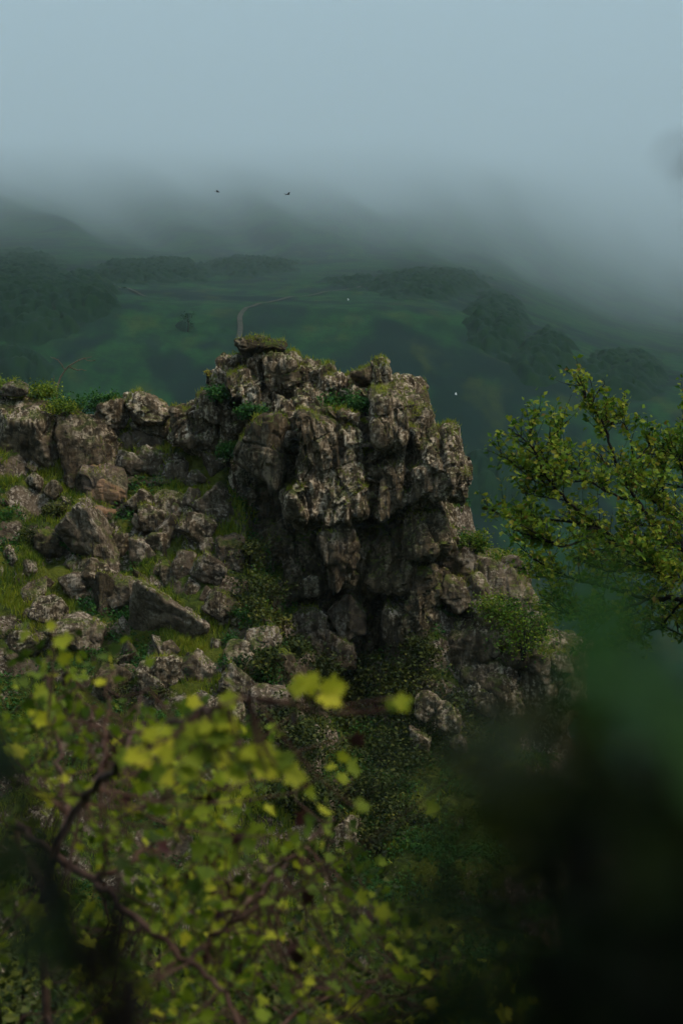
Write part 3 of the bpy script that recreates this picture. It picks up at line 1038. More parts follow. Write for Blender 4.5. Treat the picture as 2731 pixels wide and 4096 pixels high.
def cards(rng, P, size, template, axis=None, up_bias=0.6, tint=None, axis_spread=1.0, frame=None):
    P = np.asarray(P, float)
    n = len(P)
    Tv, Tf = template
    Fm = frames(rng, n, axis, up_bias, axis_spread) if frame is None else frame
    S = size if np.ndim(size) else np.full(n, size)
    V = np.einsum('nij,kj->nki', Fm, Tv) * S[:, None, None] + P[:, None, :]
    F = Tf[None] + (np.arange(n) * len(Tv))[:, None, None]
    if tint is None:
        tint = rng.uniform(0, 1, n)
    return V.reshape(-1, 3), F.reshape(-1, Tf.shape[1]), np.repeat(tint, len(Tv))


def tube(pts, r0, r1, sides=6):
    pts = np.asarray(pts, float)
    n = len(pts)
    rad = np.linspace(r0, r1, n) if np.ndim(r0) == 0 else r0
    tg = np.gradient(pts, axis=0)
    tg /= np.linalg.norm(tg, axis=1)[:, None] + 1e-9
    ref = np.array([0.31, 0.9, 0.2])
    a = np.cross(tg, ref)
    a /= np.linalg.norm(a, axis=1)[:, None] + 1e-9
    b = np.cross(tg, a)
    th = np.arange(sides) / sides * 2 * math.pi
    V = pts[:, None] + rad[:, None, None] * (np.cos(th)[None, :, None] * a[:, None] + np.sin(th)[None, :, None] * b[:, None])
    F = []
    for i in range(n - 1):
        for k in range(sides):
            F.append([i * sides + k, i * sides + (k + 1) % sides, (i + 1) * sides + (k + 1) % sides, (i + 1) * sides + k])
    return V.reshape(-1, 3), np.array(F)


def join(parts):
    V, F, A, o = [], [], [], 0
    for p in parts:
        V.append(p[0])
        F.append(p[1] + o)
        if len(p) > 2:
            A.append(p[2])
        o += len(p[0])
    return np.concatenate(V), np.concatenate(F), (np.concatenate(A) if A else None)


def curve(pts, n=14, wob=0.0, rng=None):
    """a smooth line through points"""
    pts = np.asarray(pts, float)
    m = len(pts)
    t = np.linspace(0, m - 1, n)
    out = np.empty((n, 3))
    Pm = np.vstack([2 * pts[0] - pts[1], pts, 2 * pts[-1] - pts[-2]])
    for k, u in enumerate(t):
        i = min(int(u), m - 2)
        f = u - i
        p0, p1, p2, p3 = Pm[i:i + 4]
        out[k] = 0.5 * (2 * p1 + (p2 - p0) * f + (2 * p0 - 5 * p1 + 4 * p2 - p3) * f * f + (3 * p1 - p0 - 3 * p2 + p3) * f ** 3)
    if wob and rng is not None:
        w = rng.normal(size=(n, 3)) * wob
        w[0] = 0
        out += w
    return out


# ------------------------------------------------------------------ turf on the slope, moss tufts on the ledges
def build_turf():
    rng = np.random.default_rng(12)
    n = 560000
    x = rng.uniform(-9.5, 7.5, n)
    y = rng.uniform(48, 66.5, n)
    P2 = np.stack([x, y, np.zeros(n)], 1)
    dens = fbm(P2 / 1.3, 3, 201)
    kindn = fbm(P2 / 2.2 + 40, 3, 202)
    keep = dens > -0.02 + 0.10 * rng.normal(size=n)
    x, y, dens, kindn = x[keep], y[keep], dens[keep], kindn[keep]
    ix = np.clip(np.searchsorted(SXS, x) - 1, 0, len(SXS) - 2)
    iy = np.clip(np.searchsorted(SYS, y) - 1, 0, len(SYS) - 2)
    fx = (x - SXS[ix]) / (SXS[ix + 1] - SXS[ix])
    fy = (y - SYS[iy]) / (SYS[iy + 1] - SYS[iy])
    z = SZ[ix, iy] * (1 - fx) * (1 - fy) + SZ[ix + 1, iy] * fx * (1 - fy) + SZ[ix, iy + 1] * (1 - fx) * fy + SZ[ix + 1, iy + 1] * fx * fy
    patch = fbm(np.stack([x, y, z], 1) / 1.5 + 70, 3, 207)
    flat = (SNZ[ix, iy] + 0.10 * rng.normal(size=len(x)) > 0.60) | ((patch > -0.06) & (SNZ[ix, iy] > 0.25))
    x, y, z, dens, kindn = x[flat], y[flat], z[flat], dens[flat], kindn[flat]
    P = np.stack([x, y, z], 1)
    gully = sstep(-0.6, 0.6, x - (-2.9 + (62.0 - y) * 0.27))
    blade = (kindn > -0.10) & (rng.random(len(x)) > gully * 0.8)
    Pb = P[blade]
    m = min(len(Pb), 200000)
    sel = rng.choice(len(Pb), m, replace=False)
    Pb = Pb[sel]
    tb = np.clip(0.40 + 0.9 * kindn[blade][sel] + rng.normal(size=m) * 0.16, 0, 1)
    V, F, A = cards(rng, Pb - [0, 0, 0.02], rng.uniform(0.10, 0.26, m) * (1 + 0.5 * dens[blade][sel]), T_BLADE, axis=np.array([0.1, -0.15, 1.3]), up_bias=-0.2, tint=tb, axis_spread=0.45)
    V = V.copy()
    o = link("turf_grass", mesh_np("turf_grass", V, F, False, A), M['grass'])
    tag(o, "short yellow green grass and moss between the stones of the slope", "grass", kind="stuff")
    Ph = P[~blade]
    m = min(len(Ph), 90000)
    Ph = Ph[rng.choice(len(Ph), m, replace=False)]
    Ph = Ph + np.stack([rng.normal(size=m) * .03, rng.normal(size=m) * .03, rng.uniform(0, 1, m) ** 2 * 0.28], 1)
    V, F, A = cards(rng, Ph, rng.uniform(0.045, 0.10, m), T_DIAMOND, up_bias=0.7, tint=np.clip(rng.normal(0.45, 0.25, m), 0, 1))
    o = link("ground_herbs", mesh_np("ground_herbs", V, F, False, A), M['herb'])
    tag(o, "low dark green herbs covering the slope between stones", "ground cover", kind="stuff")


build_turf()


def build_ledge_tufts():
    rng = np.random.default_rng(13)
    for host, parent in (("pin", pin), ("slope", SLOPE)):
        P, T, S = [], [], []
        for (c, n, ar, nm, mat) in ROCKPTS:
            is_pin = nm not in ("boulder", "stone", "slab", "broken_rock")
            if is_pin != (host == "pin"):
                continue
            f = fbm(c / 0.7 + 11, 3, 303)
            w = ar * sstep(0.50, 0.85, n[:, 2]) * sstep(0.00, 0.25, f) * (1.0 if host == "pin" else 0.45)
            k = int(min(w.sum() * (300 if nm == 'cap_block' else 1500), 30000 if nm == 'cliff_face' else 6000))
            if k < 4:
                continue
            i = rng.choice(len(c), k, p=w / w.sum())
            P.append(c[i] + rng.normal(size=(k, 3)) * 0.03)
            T.append(np.clip(0.45 + f[i] * 0.9 + rng.normal(size=k) * 0.15, 0, 1))
        P = np.concatenate(P)
        T = np.concatenate(T)
        V, F, A = cards(rng, P, rng.uniform(0.05, 0.15, len(P)), T_BLADE, axis=np.array([0, -0.1, 1.2]), up_bias=-0.2, tint=T, axis_spread=0.55)
        V = V - np.array(parent.location)
        o = link("moss_tufts", mesh_np("moss_tufts", V, F, False, A), M['grass'], parent)
        o["kind"] = "stuff"


build_ledge_tufts()


# ------------------------------------------------------------------ shrubs
def shrub(name, base, rx, ry, h, n, leaf, mat, label, cat="shrub", group=None, seed=1, bark='bark', template=T_DIAMOND, tint_c=0.45, droop=0.0):
    rng = np.random.default_rng(seed)
    root = empty(name, tuple(base), label, cat, group)
    k = max(7, int(n / 70))
    cc = rng.normal(size=(k, 3))
    cc /= np.linalg.norm(cc, axis=1)[:, None]
    cc *= (rng.uniform(0.25, 1.0, k) ** 0.6)[:, None]
    cc[:, 2] = cc[:, 2] * 0.5 + 0.5
    cc = cc * np.array([rx, ry, h])
    stems = []
    for j in range(min(k, 9)):
        mid = cc[j] * np.array([0.35, 0.35, 0.55])
        stems.append(tube(curve([np.array([rng.normal() * .03, rng.normal() * .03, -0.15]), mid, cc[j]], 6), 0.012 + 0.012 * h, 0.004, 4))
    V, F, _ = join(stems)
    link("stem", mesh_np("stem", V, F), M[bark], root)
    w = rng.uniform(0.4, 1.3, k)
    idx = rng.choice(k, n, p=w / w.sum())
    sp = min(rx, h) * 0.30
    P = cc[idx] + rng.normal(size=(n, 3)) * np.array([sp, sp, sp * 0.75])
    ct = rng.normal(size=k) * 0.14
    hh = np.clip(P[:, 2] / h, 0, 1)
    t = np.clip(tint_c + ct[idx] + rng.normal(size=n) * 0.16, 0, 1)
    V, F, A = cards(rng, P, rng.uniform(0.6, 1.3, n) * leaf, template, up_bias=0.5, tint=t)
    link("foliage", mesh_np("foliage", V, F, False, A), M[mat], root)
    return root


SHRUBS_TOP = [
    (1385, 1650, 60.5, 0.62, 0.50, 'herb', "bushy bright green shrub in the notch beside the pinnacle's horn"),
    (1465, 1640, 60.3, 0.40, 0.30, 'herb', "small green bush at the foot of the pinnacle's horn"),
    (868, 1600, 61.0, 0.30, 0.32, 'herb', "green bush on the pinnacle's shoulder facing the ridge"),
    (1005, 1665, 60.2, 0.40, 0.26, 'herb', "low green bush on the ledge above the oval slab"),
    (915, 1840, 60.6, 0.28, 0.4, 'herb', "leafy bush in the cleft beside the oval slab"),
    (330, 1640, 63.2, 0.75, 0.42, 'herb', "long deep green bush along the ridge behind the tall boulder"),
    (250, 1660, 62.8, 0.5, 0.36, 'grass', "yellow green bush on the ridge between the two big boulders"),
    (440, 1620, 63.3, 0.45, 0.26, 'herb', "low green bush on the ridge above the squat brown rock"),
    (150, 1600, 63.3, 0.5, 0.42, 'grass', "yellowish bush growing on the ridge behind the massive boulder"),
    (20, 1590, 63.3, 0.45, 0.45, 'grass', "yellowish bush on the ridge at the picture's edge"),
]
for i, (px, py, Y, r, h, mt, lab) in enumerate(SHRUBS_TOP):
    shrub("ridge_bush", at(px, py, Y), r, r * 0.8, h, 1300, 0.07, mt, lab, "bush", "bushes along the ridge and pinnacle", 40 + i, tint_c=0.5 if mt == 'herb' else 0.42)
shrub("flowering_plant", at(829, 1510, 62.2), 0.10, 0.10, 0.22, 140, 0.035, 'flower', "small yellow flowering plant on the pinnacle's edge", "plant", None, 61)

FL = [
    (2090, 2620, 59.0, 0.85, 1.0, "olive green bush spilling over the flank below the pale slabs"),
    (2170, 2520, 59.6, 0.7, 0.8, "olive green bush at the flank's outer corner"),
    (2010, 2480, 59.4, 0.55, 0.6, "small olive bush under the pale slabs of the flank"),
    (1900, 2200, 60.6, 0.35, 0.40, "yellow green bush on the flank near the pinnacle's undercut"),
    (2010, 2270, 60.9, 0.5, 0.45, "yellow green bush on top of the flank under the tree's twigs"),
]
for i, (px, py, Y, r, h, lab) in enumerate(FL):
    shrub("flank_bush", at(px, py, Y), r, r * 0.8, h, 1500, 0.07, 'tree_leaf', lab, "bush", "bushes on the flank", 80 + i, tint_c=0.33)


def gully_shrubs():
    rng = np.random.default_rng(9)
    spots = []
    for py in range(2220, 3400, 115):
        for px in range(960, 1820, 140):
            x = px + rng.uniform(-50, 50)
            y = py + rng.uniform(-40, 40)
            lo = 960 + (y - 2200) * 0.16
            if x < lo or (y < 2560 and 1180 < x < 1480) or (y < 2520 and x > 1500) or (y < 2750 and x > 1720):
                continue
            if y > 2950 and x > 1650:
                continue
            spots.append((x, y))
    for i, (x, y) in enumerate(spots):
        p = slope_hit(x, y)
        if p is None:
            continue
        Y = min(p[1], 63.2)
        q = at(x, y, Y - 0.3) - np.array([0, 0, 0.35])
        big = y > 2600
        r = rng.uniform(0.5, 0.85) if big else rng.uniform(0.35, 0.55)
        shrub("gully_shrub", q, r, r, r * rng.uniform(0.9, 1.4), 900, rng.uniform(0.075, 0.11), 'shrub',
              "dark leafy shrub among many " + ("under the overhang in the shaded gully" if y < 2560 else "in the gully at the foot of the stony slope" if x < 1300 else
              "in the gully below the pale slabs" if y < 2850 else "deep down in the gully behind the yellow leaves"), "shrub", "shrubs crowding the gully", 1200 + i,
              tint_c=rng.uniform(0.22, 0.50))


gully_shrubs()

rng = np.random.default_rng(44)
nb = 0
while nb < 26:
    px = rng.uniform(0, 1120)
    py = 1800 + (px / 1180) * 560 + rng.uniform(60, 900)
    p = slope_hit(px, py)
    if p is None or py > 3000:
        continue
    r = rng.uniform(0.22, 0.48)
    shrub("slope_bush", p - np.array([0, 0.1, 0.12]), r, r, r * rng.uniform(0.6, 1.0), 700, 0.06, 'herb' if nb % 3 else 'shrub',
          "low green bush growing in the gaps between the rocks of the stony slope", "bush", "bushes between the rocks of the slope", 3000 + nb, tint_c=rng.uniform(0.3, 0.6))
    nb += 1

# a bare dead shrub standing on the ridge
rng = np.random.default_rng(3)
b0 = at(222, 1650, 64.5)
ds = empty("dead_shrub", tuple(b0), "bare brown dead shrub with forked twigs standing on the ridge", "dead shrub")
tw = []
for pts, r0 in (([(222, 1650), (228, 1570), (245, 1500), (285, 1462), (335, 1435), (372, 1428)], 0.035), ([(262, 1482), (236, 1440), (205, 1430)], 0.02),
                ([(280, 1466), (310, 1480), (345, 1478)], 0.02), ([(228, 1570), (215, 1530), (220, 1500)], 0.012), ([(335, 1435), (360, 1445), (385, 1440)], 0.014)):
    tw.append(tube(curve([at(a, b, 64.5 + rng.normal() * 0.05) - b0 for a, b in pts], 12, 0.012, rng), r0, 0.008, 6))
V, F, _ = join(tw)
link("branches", mesh_np("branches", V, F), M['dead_wood'], ds)

# ------------------------------------------------------------------ the far valley side: path, woods, single trees, birds
def build_path(pix, width):
    c = [far_hit(*p) for p in pix]
    c = curve(c, 60)
    tg = np.gradient(c, axis=0)
    sd = np.cross(tg, [0, 0, 1.0])
    sd /= np.linalg.norm(sd, axis=1)[:, None]
    rows = []
    for k in np.linspace(-1, 1, 5):
        p = c + sd * k * width / 2
        p[:, 2] = far_height(p[:, 0], p[:, 1]) + 0.25
        rows.append(p)
    V = np.stack(rows, 1).reshape(-1, 3)
    o = link("footpath", mesh_np("footpath", V, grid_faces(60, 5)), M['dirt'])
    tag(o, kind="structure")


build_path([(946, 1392), (962, 1330), (960, 1275), (982, 1240), (1040, 1218), (1160, 1192), (1300, 1170), (1450, 1145), (1600, 1118)], 1.0)
build_path([(380, 1105), (470, 1150), (560, 1180), (660, 1196)], 0.8)


def far_tree_mesh(seed, h, n=60, N=4):
    """a rounded, uneven crown: lumps of foliage with loose leaf clumps round the outside"""
    rng = np.random.default_rng(seed)
    D, F = cube_sphere(N)
    r = 1 + 0.45 * fbm(D * 1.7 + seed * 3.1, 2, seed) + 0.22 * rng.normal(size=len(D))
    V = D * r[:, None] * np.array([0.40, 0.40, 0.36]) * h + np.array([0, 0, 0.50 * h])
    F = np.concatenate([F[:, [0, 1, 2]], F[:, [0, 2, 3]]])
    A = np.clip(rng.normal(0.4, 0.2, len(V)), 0, 1)
    i = rng.integers(0, len(V), n)
    P = V[i] + rng.normal(size=(n, 3)) * 0.05 * h
    return join([(V, F, A), cards(rng, P, rng.uniform(0.05, 0.12, n) * h, T_DIAMOND, up_bias=0.6, tint=np.clip(rng.normal(0.5, 0.25, n), 0, 1))])


_FT = [far_tree_mesh(k, 1.0, 34, 3) for k in range(1, 13)]


def far_trunk(h):
    return tube([(0, 0, -0.6), (0.1, 0, 0.3 * h), (0, 0, 0.62 * h)], 0.03 * h, 0.012 * h, 5)


def domes(x, y, cell, seed):
    """rounded crowns standing side by side: how high above the mean the canopy is at x, y"""
    gx, gy = x / cell, y / cell
    ix, iy = np.floor(gx).astype(np.int64), np.floor(gy).astype(np.int64)
    best = np.zeros_like(x)
    tone = np.zeros_like(x)
    for a in (-1, 0, 1):
        for b in (-1, 0, 1):
            h = _hash(ix + a, iy + b, ix * 0, seed)
            jx = (h & np.uint32(255)) / 255.0
            jy = ((h >> np.uint32(8)) & np.uint32(255)) / 255.0
            sz = 0.55 + 0.45 * ((h >> np.uint32(16)) & np.uint32(255)) / 255.0
            d2 = (ix + a + jx - gx) ** 2 + (iy + b + jy - gy) ** 2
            v = sz * np.sqrt(np.maximum(1 - d2 / (0.85 * sz) ** 2, 0))
            tone = np.where(v > best, ((h >> np.uint32(24)) & np.uint32(255)) / 255.0, tone)
            best = np.maximum(best, v)
    return best, tone


def build_woods():
    core = [(90, 1200, 250, 190, 1.0), (330, 1180, 170, 110, .8), (60, 1480, 160, 110, .8), (620, 1090, 300, 60, .75), (1000, 1070, 260, 55, .65), (1720, 1140, 260, 70, .85), (1980, 1300, 150, 150, .8),
            (2180, 1430, 150, 130, .7), (2000, 1920, 190, 140, 1.0), (2300, 1880, 260, 120, .9), (2480, 1500, 230, 120, .75), (1400, 1130, 220, 45, .5), (740, 1310, 90, 40, .45), (1250, 1330, 120, 40, .4)]
    uu = np.linspace(-1420, 1430, 560) * PX
    rr = np.geomspace(350, 1500, 330)
    U, Rr = np.meshgrid(uu, rr, indexing='ij')
    x, y = U * Rr, Rr
    z = far_height(x, y)
    t = z / y
    row = 2048.0 - ((t * CP - SP) / (CP + t * SP)) / PX
    px = 1365.5 + U / PX
    w = np.max([k * np.exp(-((px - a) / b) ** 2 - ((row - c) / d) ** 2) for a, c, b, d, k in core], axis=0)
    Q = np.stack([x.ravel() / 14.0, np.log(y.ravel()) * 16, 0 * x.ravel()], 1)
    m = w + 0.42 * fbm(Q, 4, 61, 0.6).reshape(x.shape) - 0.30
    mask = sstep(0.0, 0.35, m)
    dm, tone = domes(x, y * 0.7, 2.6, 63)
    dm2, _ = domes(x, y * 0.7, 1.1, 64)
    hgt = mask * (0.5 + 2.0 * dm * (0.55 + 0.45 * mask) + 0.5 * dm2) * (1 + 0.6 * sstep(600, 1400, y)) - 0.35 * (1 - mask)
    Z = z + hgt
    A = np.clip(0.30 + 0.5 * (tone - 0.4) + 0.2 * dm2, 0, 1)
    V = np.stack([x, y, Z], -1).reshape(-1, 3)
    F = grid_faces(len(uu), len(rr))
    live = (mask.ravel()[F].max(1) > 0.03)
    fx = px.ravel()[F].mean(1)
    for k, lab in enumerate(("dark wood on the misty hillside above the ridge's boulders", "thin wood under the mist above the pinnacle", "wood on the misty hillside behind the leafy tree")):
        lo, hi = ((-1e9, 560), (560, 1550), (1550, 1e9))[k]
        Fk = F[live & (fx >= lo) & (fx < hi)]
        used, inv = np.unique(Fk, return_inverse=True)
        me = mesh_np("distant_wood", V[used], inv.reshape(-1, 4)[:, ::-1] if False else inv.reshape(-1, 4), True, A.ravel()[used])
        tag(link("distant_wood", me, M['far_leaf']), lab, "wood", kind="stuff")


build_woods()

FT = [
    (752, 1335, 4.6, "rounded tree with a visible trunk on the misty meadow beside the path"),
]
for i, (px, py, h, lab) in enumerate(FT):
    p = far_hit(px, py)
    root = empty("hillside_tree", tuple(p), lab, "tree")
    rng = np.random.default_rng(700 + i)
    cc = rng.normal(size=(12, 3)) * np.array([0.17, 0.17, 0.13]) * h + np.array([0, 0, 0.62 * h])
    V, F, A = cards(rng, cc[rng.integers(0, 12, 420)] + rng.normal(size=(420, 3)) * 0.06 * h, rng.uniform(0.03, 0.06, 420) * h, T_DIAMOND, up_bias=0.6, tint=np.clip(rng.normal(0.5, 0.2, 420), 0, 1))
    link("crown", mesh_np("crown", V, F, False, A), M['far_leaf'], root)
    V, F = far_trunk(h)
    link("trunk", mesh_np("trunk", V, F), M['bark'], root)

for (px, py, lab) in ((1392, 1202, "tiny white stone shining on the far meadow beside the path"), (1822, 1590, "thin white standing stone far off near the pinnacle's bulge")):
    p = far_hit(px, py)
    V, F = rock_shape(int(px), (0.16, 0.15, 0.22), N=8)
    o = link("white_stone", mesh_np("white_stone", V + np.array([0, 0, 0.2]), F), M['white_stone'], None, tuple(p))
    tag(o, lab, "stone")


def bird(px, py, Y, roll, lab):
    root = empty("bird", tuple(at(px, py, Y)), lab, "bird", "birds flying under the cloud")
    th = np.linspace(0, 1, 9)
    body = np.stack([th * 0.36 - 0.18, 0 * th, 0.01 * np.sin(th * 3)], 1)
    V, F = tube(body, np.array([.004, .022, .034, .042, .044, .038, .026, .018, .004]), 0, 8)
    link("body", mesh_np("body", V, F), M['bird'], root)
    for s in (-1, 1):
        g, c = np.meshgrid(np.linspace(0, 1, 8), np.linspace(0, 1, 4), indexing='ij')
        chord = 0.17 * (1 - 0.75 * g ** 1.6)
        X = 0.05 - 0.06 * g ** 2 - (c - 0.3) * chord
        Yw = s * (0.02 + 0.44 * g)
        Z = 0.10 * np.sin(g * 2.2) - 0.02 * c
        V = np.stack([X, Yw, Z], -1).reshape(-1, 3)
        Vt = np.concatenate([V + [0, 0, 0.006], V - [0, 0, 0.006]])
        q = grid_faces(8, 4)
        link("wing", mesh_np("wing", Vt, np.concatenate([q, q[:, ::-1] + len(V)])), M['bird'], root)
    V = np.array([[-.15, -.02, 0], [-.15, .02, 0], [-.30, .05, .01], [-.30, -.05, .01], [-.15, -.02, .008], [-.15, .02, .008], [-.30, .05, .018], [-.30, -.05, .018]])
    link("tail", mesh_np("tail", V, np.array([[0, 1, 2, 3], [7, 6, 5, 4], [0, 3, 7, 4], [1, 5, 6, 2], [0, 4, 5, 1], [3, 2, 6, 7]])), M['bird'], root)
    root.rotation_euler = (roll, 0.1, 0.4)


bird(871, 768, 200.0, 0.25, "dark bird gliding in the mist, the one over the ridge")
bird(1151, 778, 200.0, -0.2, "dark bird gliding in the mist, the one over the pinnacle")


# ------------------------------------------------------------------ the leafy tree beside the pinnacle, about thirty metres off
def build_tree():
    rng = np.random.default_rng(21)
    Y0 = 30.0
    gx = at(3050, 2600, Y0 + 0.5)[0]
    base = np.array([gx, Y0 + 0.5, float(far_height(np.array([gx]), np.array([Y0 + 0.5]))[0]) - 0.2])
    root = empty("leafy_tree", tuple(base), "leafy yellow green tree reaching in with thin branches beside the pinnacle", "tree")

    def P(px, py, dy=0.0):
        return at(px, py, Y0 + dy) - base
    trunk = [np.zeros(3), P(3040, 3200, 0.3), P(2980, 2750, 0.2), P(2930, 2480, 0.1), P(2880, 2200, 0.4), P(2860, 1900, 0.8)]
    V, F = tube(curve(trunk, 26), 0.15, 0.03, 10)
    link("trunk", mesh_np("trunk", V, F), M['bark'], root)
    L = [
        ([(2935, 2480, .1), (2790, 2260, .1), (2650, 2156, 0), (2477, 2169, -.2), (2370, 2110, -.4), (2230, 2080, -.5), (2140, 2090, -.6), (2060, 2070, -.7)], .038),
        ([(2650, 2156, 0), (2560, 2020, .2), (2484, 1904, .3), (2417, 1712, .4), (2348, 1600, .4), (2295, 1500, .4)], .030),
        ([(2477, 2169, -.2), (2330, 2060, -.5), (2230, 1960, -.8), (2177, 1897, -.9), (2139, 1808, -1.0), (2090, 1755, -1.0), (2035, 1715, -1.0)], .024),
        ([(2177, 1897, -.9), (2192, 1770, -.7), (2198, 1690, -.7)], .012),
        ([(2930, 2520, .1), (2731, 2400, .4), (2600, 2395, .5), (2430, 2350, .6), (2340, 2330, .6), (2230, 2290, .5), (2130, 2240, .5)], .040),
        ([(2750, 2230, .1), (2660, 2000, .9), (2640, 1880, 1.1), (2660, 1800, 1.2)], .026),
        ([(2880, 2200, .4), (2760, 1960, .2), (2725, 1870, .1), (2720, 1800, .1)], .030),
        ([(2430, 1770, .4), (2425, 1670, .6), (2425, 1590, .6)], .012),
        ([(2600, 2395, .5), (2450, 2450, .1), (2310, 2460, -.2), (2190, 2400, -.3)], .022),
        ([(2560, 2020, .2), (2420, 1960, -.3), (2310, 1890, -.5), (2260, 1800, -.5)], .018),
        ([(2731, 2400, .4), (2640, 2500, .9), (2520, 2560, 1.1), (2420, 2600, 1.2)], .020),
        ([(2370, 2110, -.4), (2280, 2180, -.9), (2190, 2170, -1.1), (2080, 2130, -1.2)], .014),
        ([(2560, 2165, -.1), (2480, 2280, -.6), (2380, 2270, -.8), (2290, 2230, -.9)], .014),
        ([(2484, 1904, .3), (2580, 1800, .7), (2600, 1760, .8)], .012),
        ([(2860, 1950, .8), (2820, 1850, .8), (2790, 1790, .9)], .02),
        ([(2860, 2100, .6), (2760, 2080, -.4), (2660, 2050, -.8), (2590, 1980, -1.0)], .02),
        ([(2900, 2350, .3), (2780, 2330, -.6), (2650, 2300, -.9), (2540, 2240, -1.1)], .02),
        ([(2900, 2600, .3), (2760, 2560, .6), (2600, 2480, 1.0), (2500, 2430, 1.2)], .02),
        ([(2800, 2350, .2), (2700, 2280, .9), (2600, 2250, 1.3), (2500, 2200, 1.4)], .016),
    ]
    for (ty, pts_, r_) in ((2480, [(3080, 2350), (3230, 2300), (3400, 2250)], .035), (2300, [(3010, 2150), (3120, 2050), (3260, 2000)], .03), (2100, [(2960, 1950), (3050, 1830), (3120, 1740)], .025),
                           (1950, [(2880, 1780), (2920, 1680), (2950, 1620)], .02), (2600, [(3100, 2550), (3250, 2560), (3420, 2500)], .03), (1900, [(2840, 1760), (2850, 1660), (2840, 1590)], .018)):
        tx = float(np.interp(ty, [1900, 2200, 2480, 2750], [2860, 2880, 2930, 2980]))
        L.append(([(tx, ty, .4)] + [(a_, b_, .4 + 0.5 * k_ * (-1) ** len(L)) for k_, (a_, b_) in enumerate(pts_)], r_))
    br, leaves, axes = [], [], []
    limbs = []
    for pts, r0 in L:
        c = curve([P(*p) for p in pts], 6 * len(pts), 0.008, rng)
        br.append(tube(c, r0, 0.006, 6))
        limbs.append(c)
        ln0 = np.linalg.norm(np.diff(c, axis=0), axis=1).sum()
        for k in range(int(ln0 / 0.32)):
            i = int(rng.uniform(0.25, 0.92) * (len(c) - 2))
            tg = (c[i + 1] - c[i]) / np.linalg.norm(c[i + 1] - c[i])
            d = tg * 0.7 + rng.normal(size=3) * np.array([0.6, 0.6, 0.5]) + np.array([-0.1, 0, 0.12])
            d /= np.linalg.norm(d)
            ln = rng.uniform(0.3, 0.85) * (0.55 if c[i][2] > P(2400, 1850)[2] else 1.0)
            sc = curve([c[i], c[i] + d * ln * 0.5 + rng.normal(size=3) * 0.04, c[i] + d * ln + np.array([0, 0, 0.10 * ln])], 9)
            br.append(tube(sc, 0.010, 0.004, 4))
            limbs.append(sc)
    for c in limbs:
        seg = np.linalg.norm(np.diff(c, axis=0), axis=1).sum()
        nt = int(seg / 0.066)
        for k in range(nt):
            u = rng.uniform(0.12, 1.0)
            i = min(int(u * (len(c) - 1)), len(c) - 2)
            p0 = c[i]
            tg = c[i + 1] - c[i]
            tg = tg / np.linalg.norm(tg)
            d = tg * 0.55 + rng.normal(size=3) * 0.55 + np.array([0, 0, 0.45])
            d /= np.linalg.norm(d)
            ln = rng.uniform(0.10, 0.48) * (1.15 - 0.55 * u)
            tw = curve([p0, p0 + d * ln * 0.5 + rng.normal(size=3) * .02, p0 + d * ln + np.array([0, 0, .03])], 5)
            br.append(tube(tw, 0.006, 0.0025, 3))
            nl = rng.integers(6, 14)
            q = tw[rng.integers(1, 5, nl)] + rng.normal(size=(nl, 3)) * 0.028
            leaves.append(q)
            axes.append(np.repeat(d[None], nl, 0))
    V, F = [], []
    quads = [b for b in br]
    Vb, Fb, _ = join(quads)
    link("branches", mesh_np("branches", Vb, Fb), M['bark'], root)
    Lp = np.concatenate(leaves)
    ax = np.concatenate(axes)
    n = len(Lp)
    t = np.clip(rng.normal(0.48, 0.22, n) + 0.25 * fbm(Lp / 0.35, 2, 5), 0, 1)
    V, F, A = cards(rng, Lp, rng.uniform(0.050, 0.100, n), T_SIMPLE, axis=ax * 0.9, up_bias=0.45, tint=t, axis_spread=0.7)
    link("crown", mesh_np("crown", V, F, False, A), M['tree_leaf'], root)
    return n


build_tree()


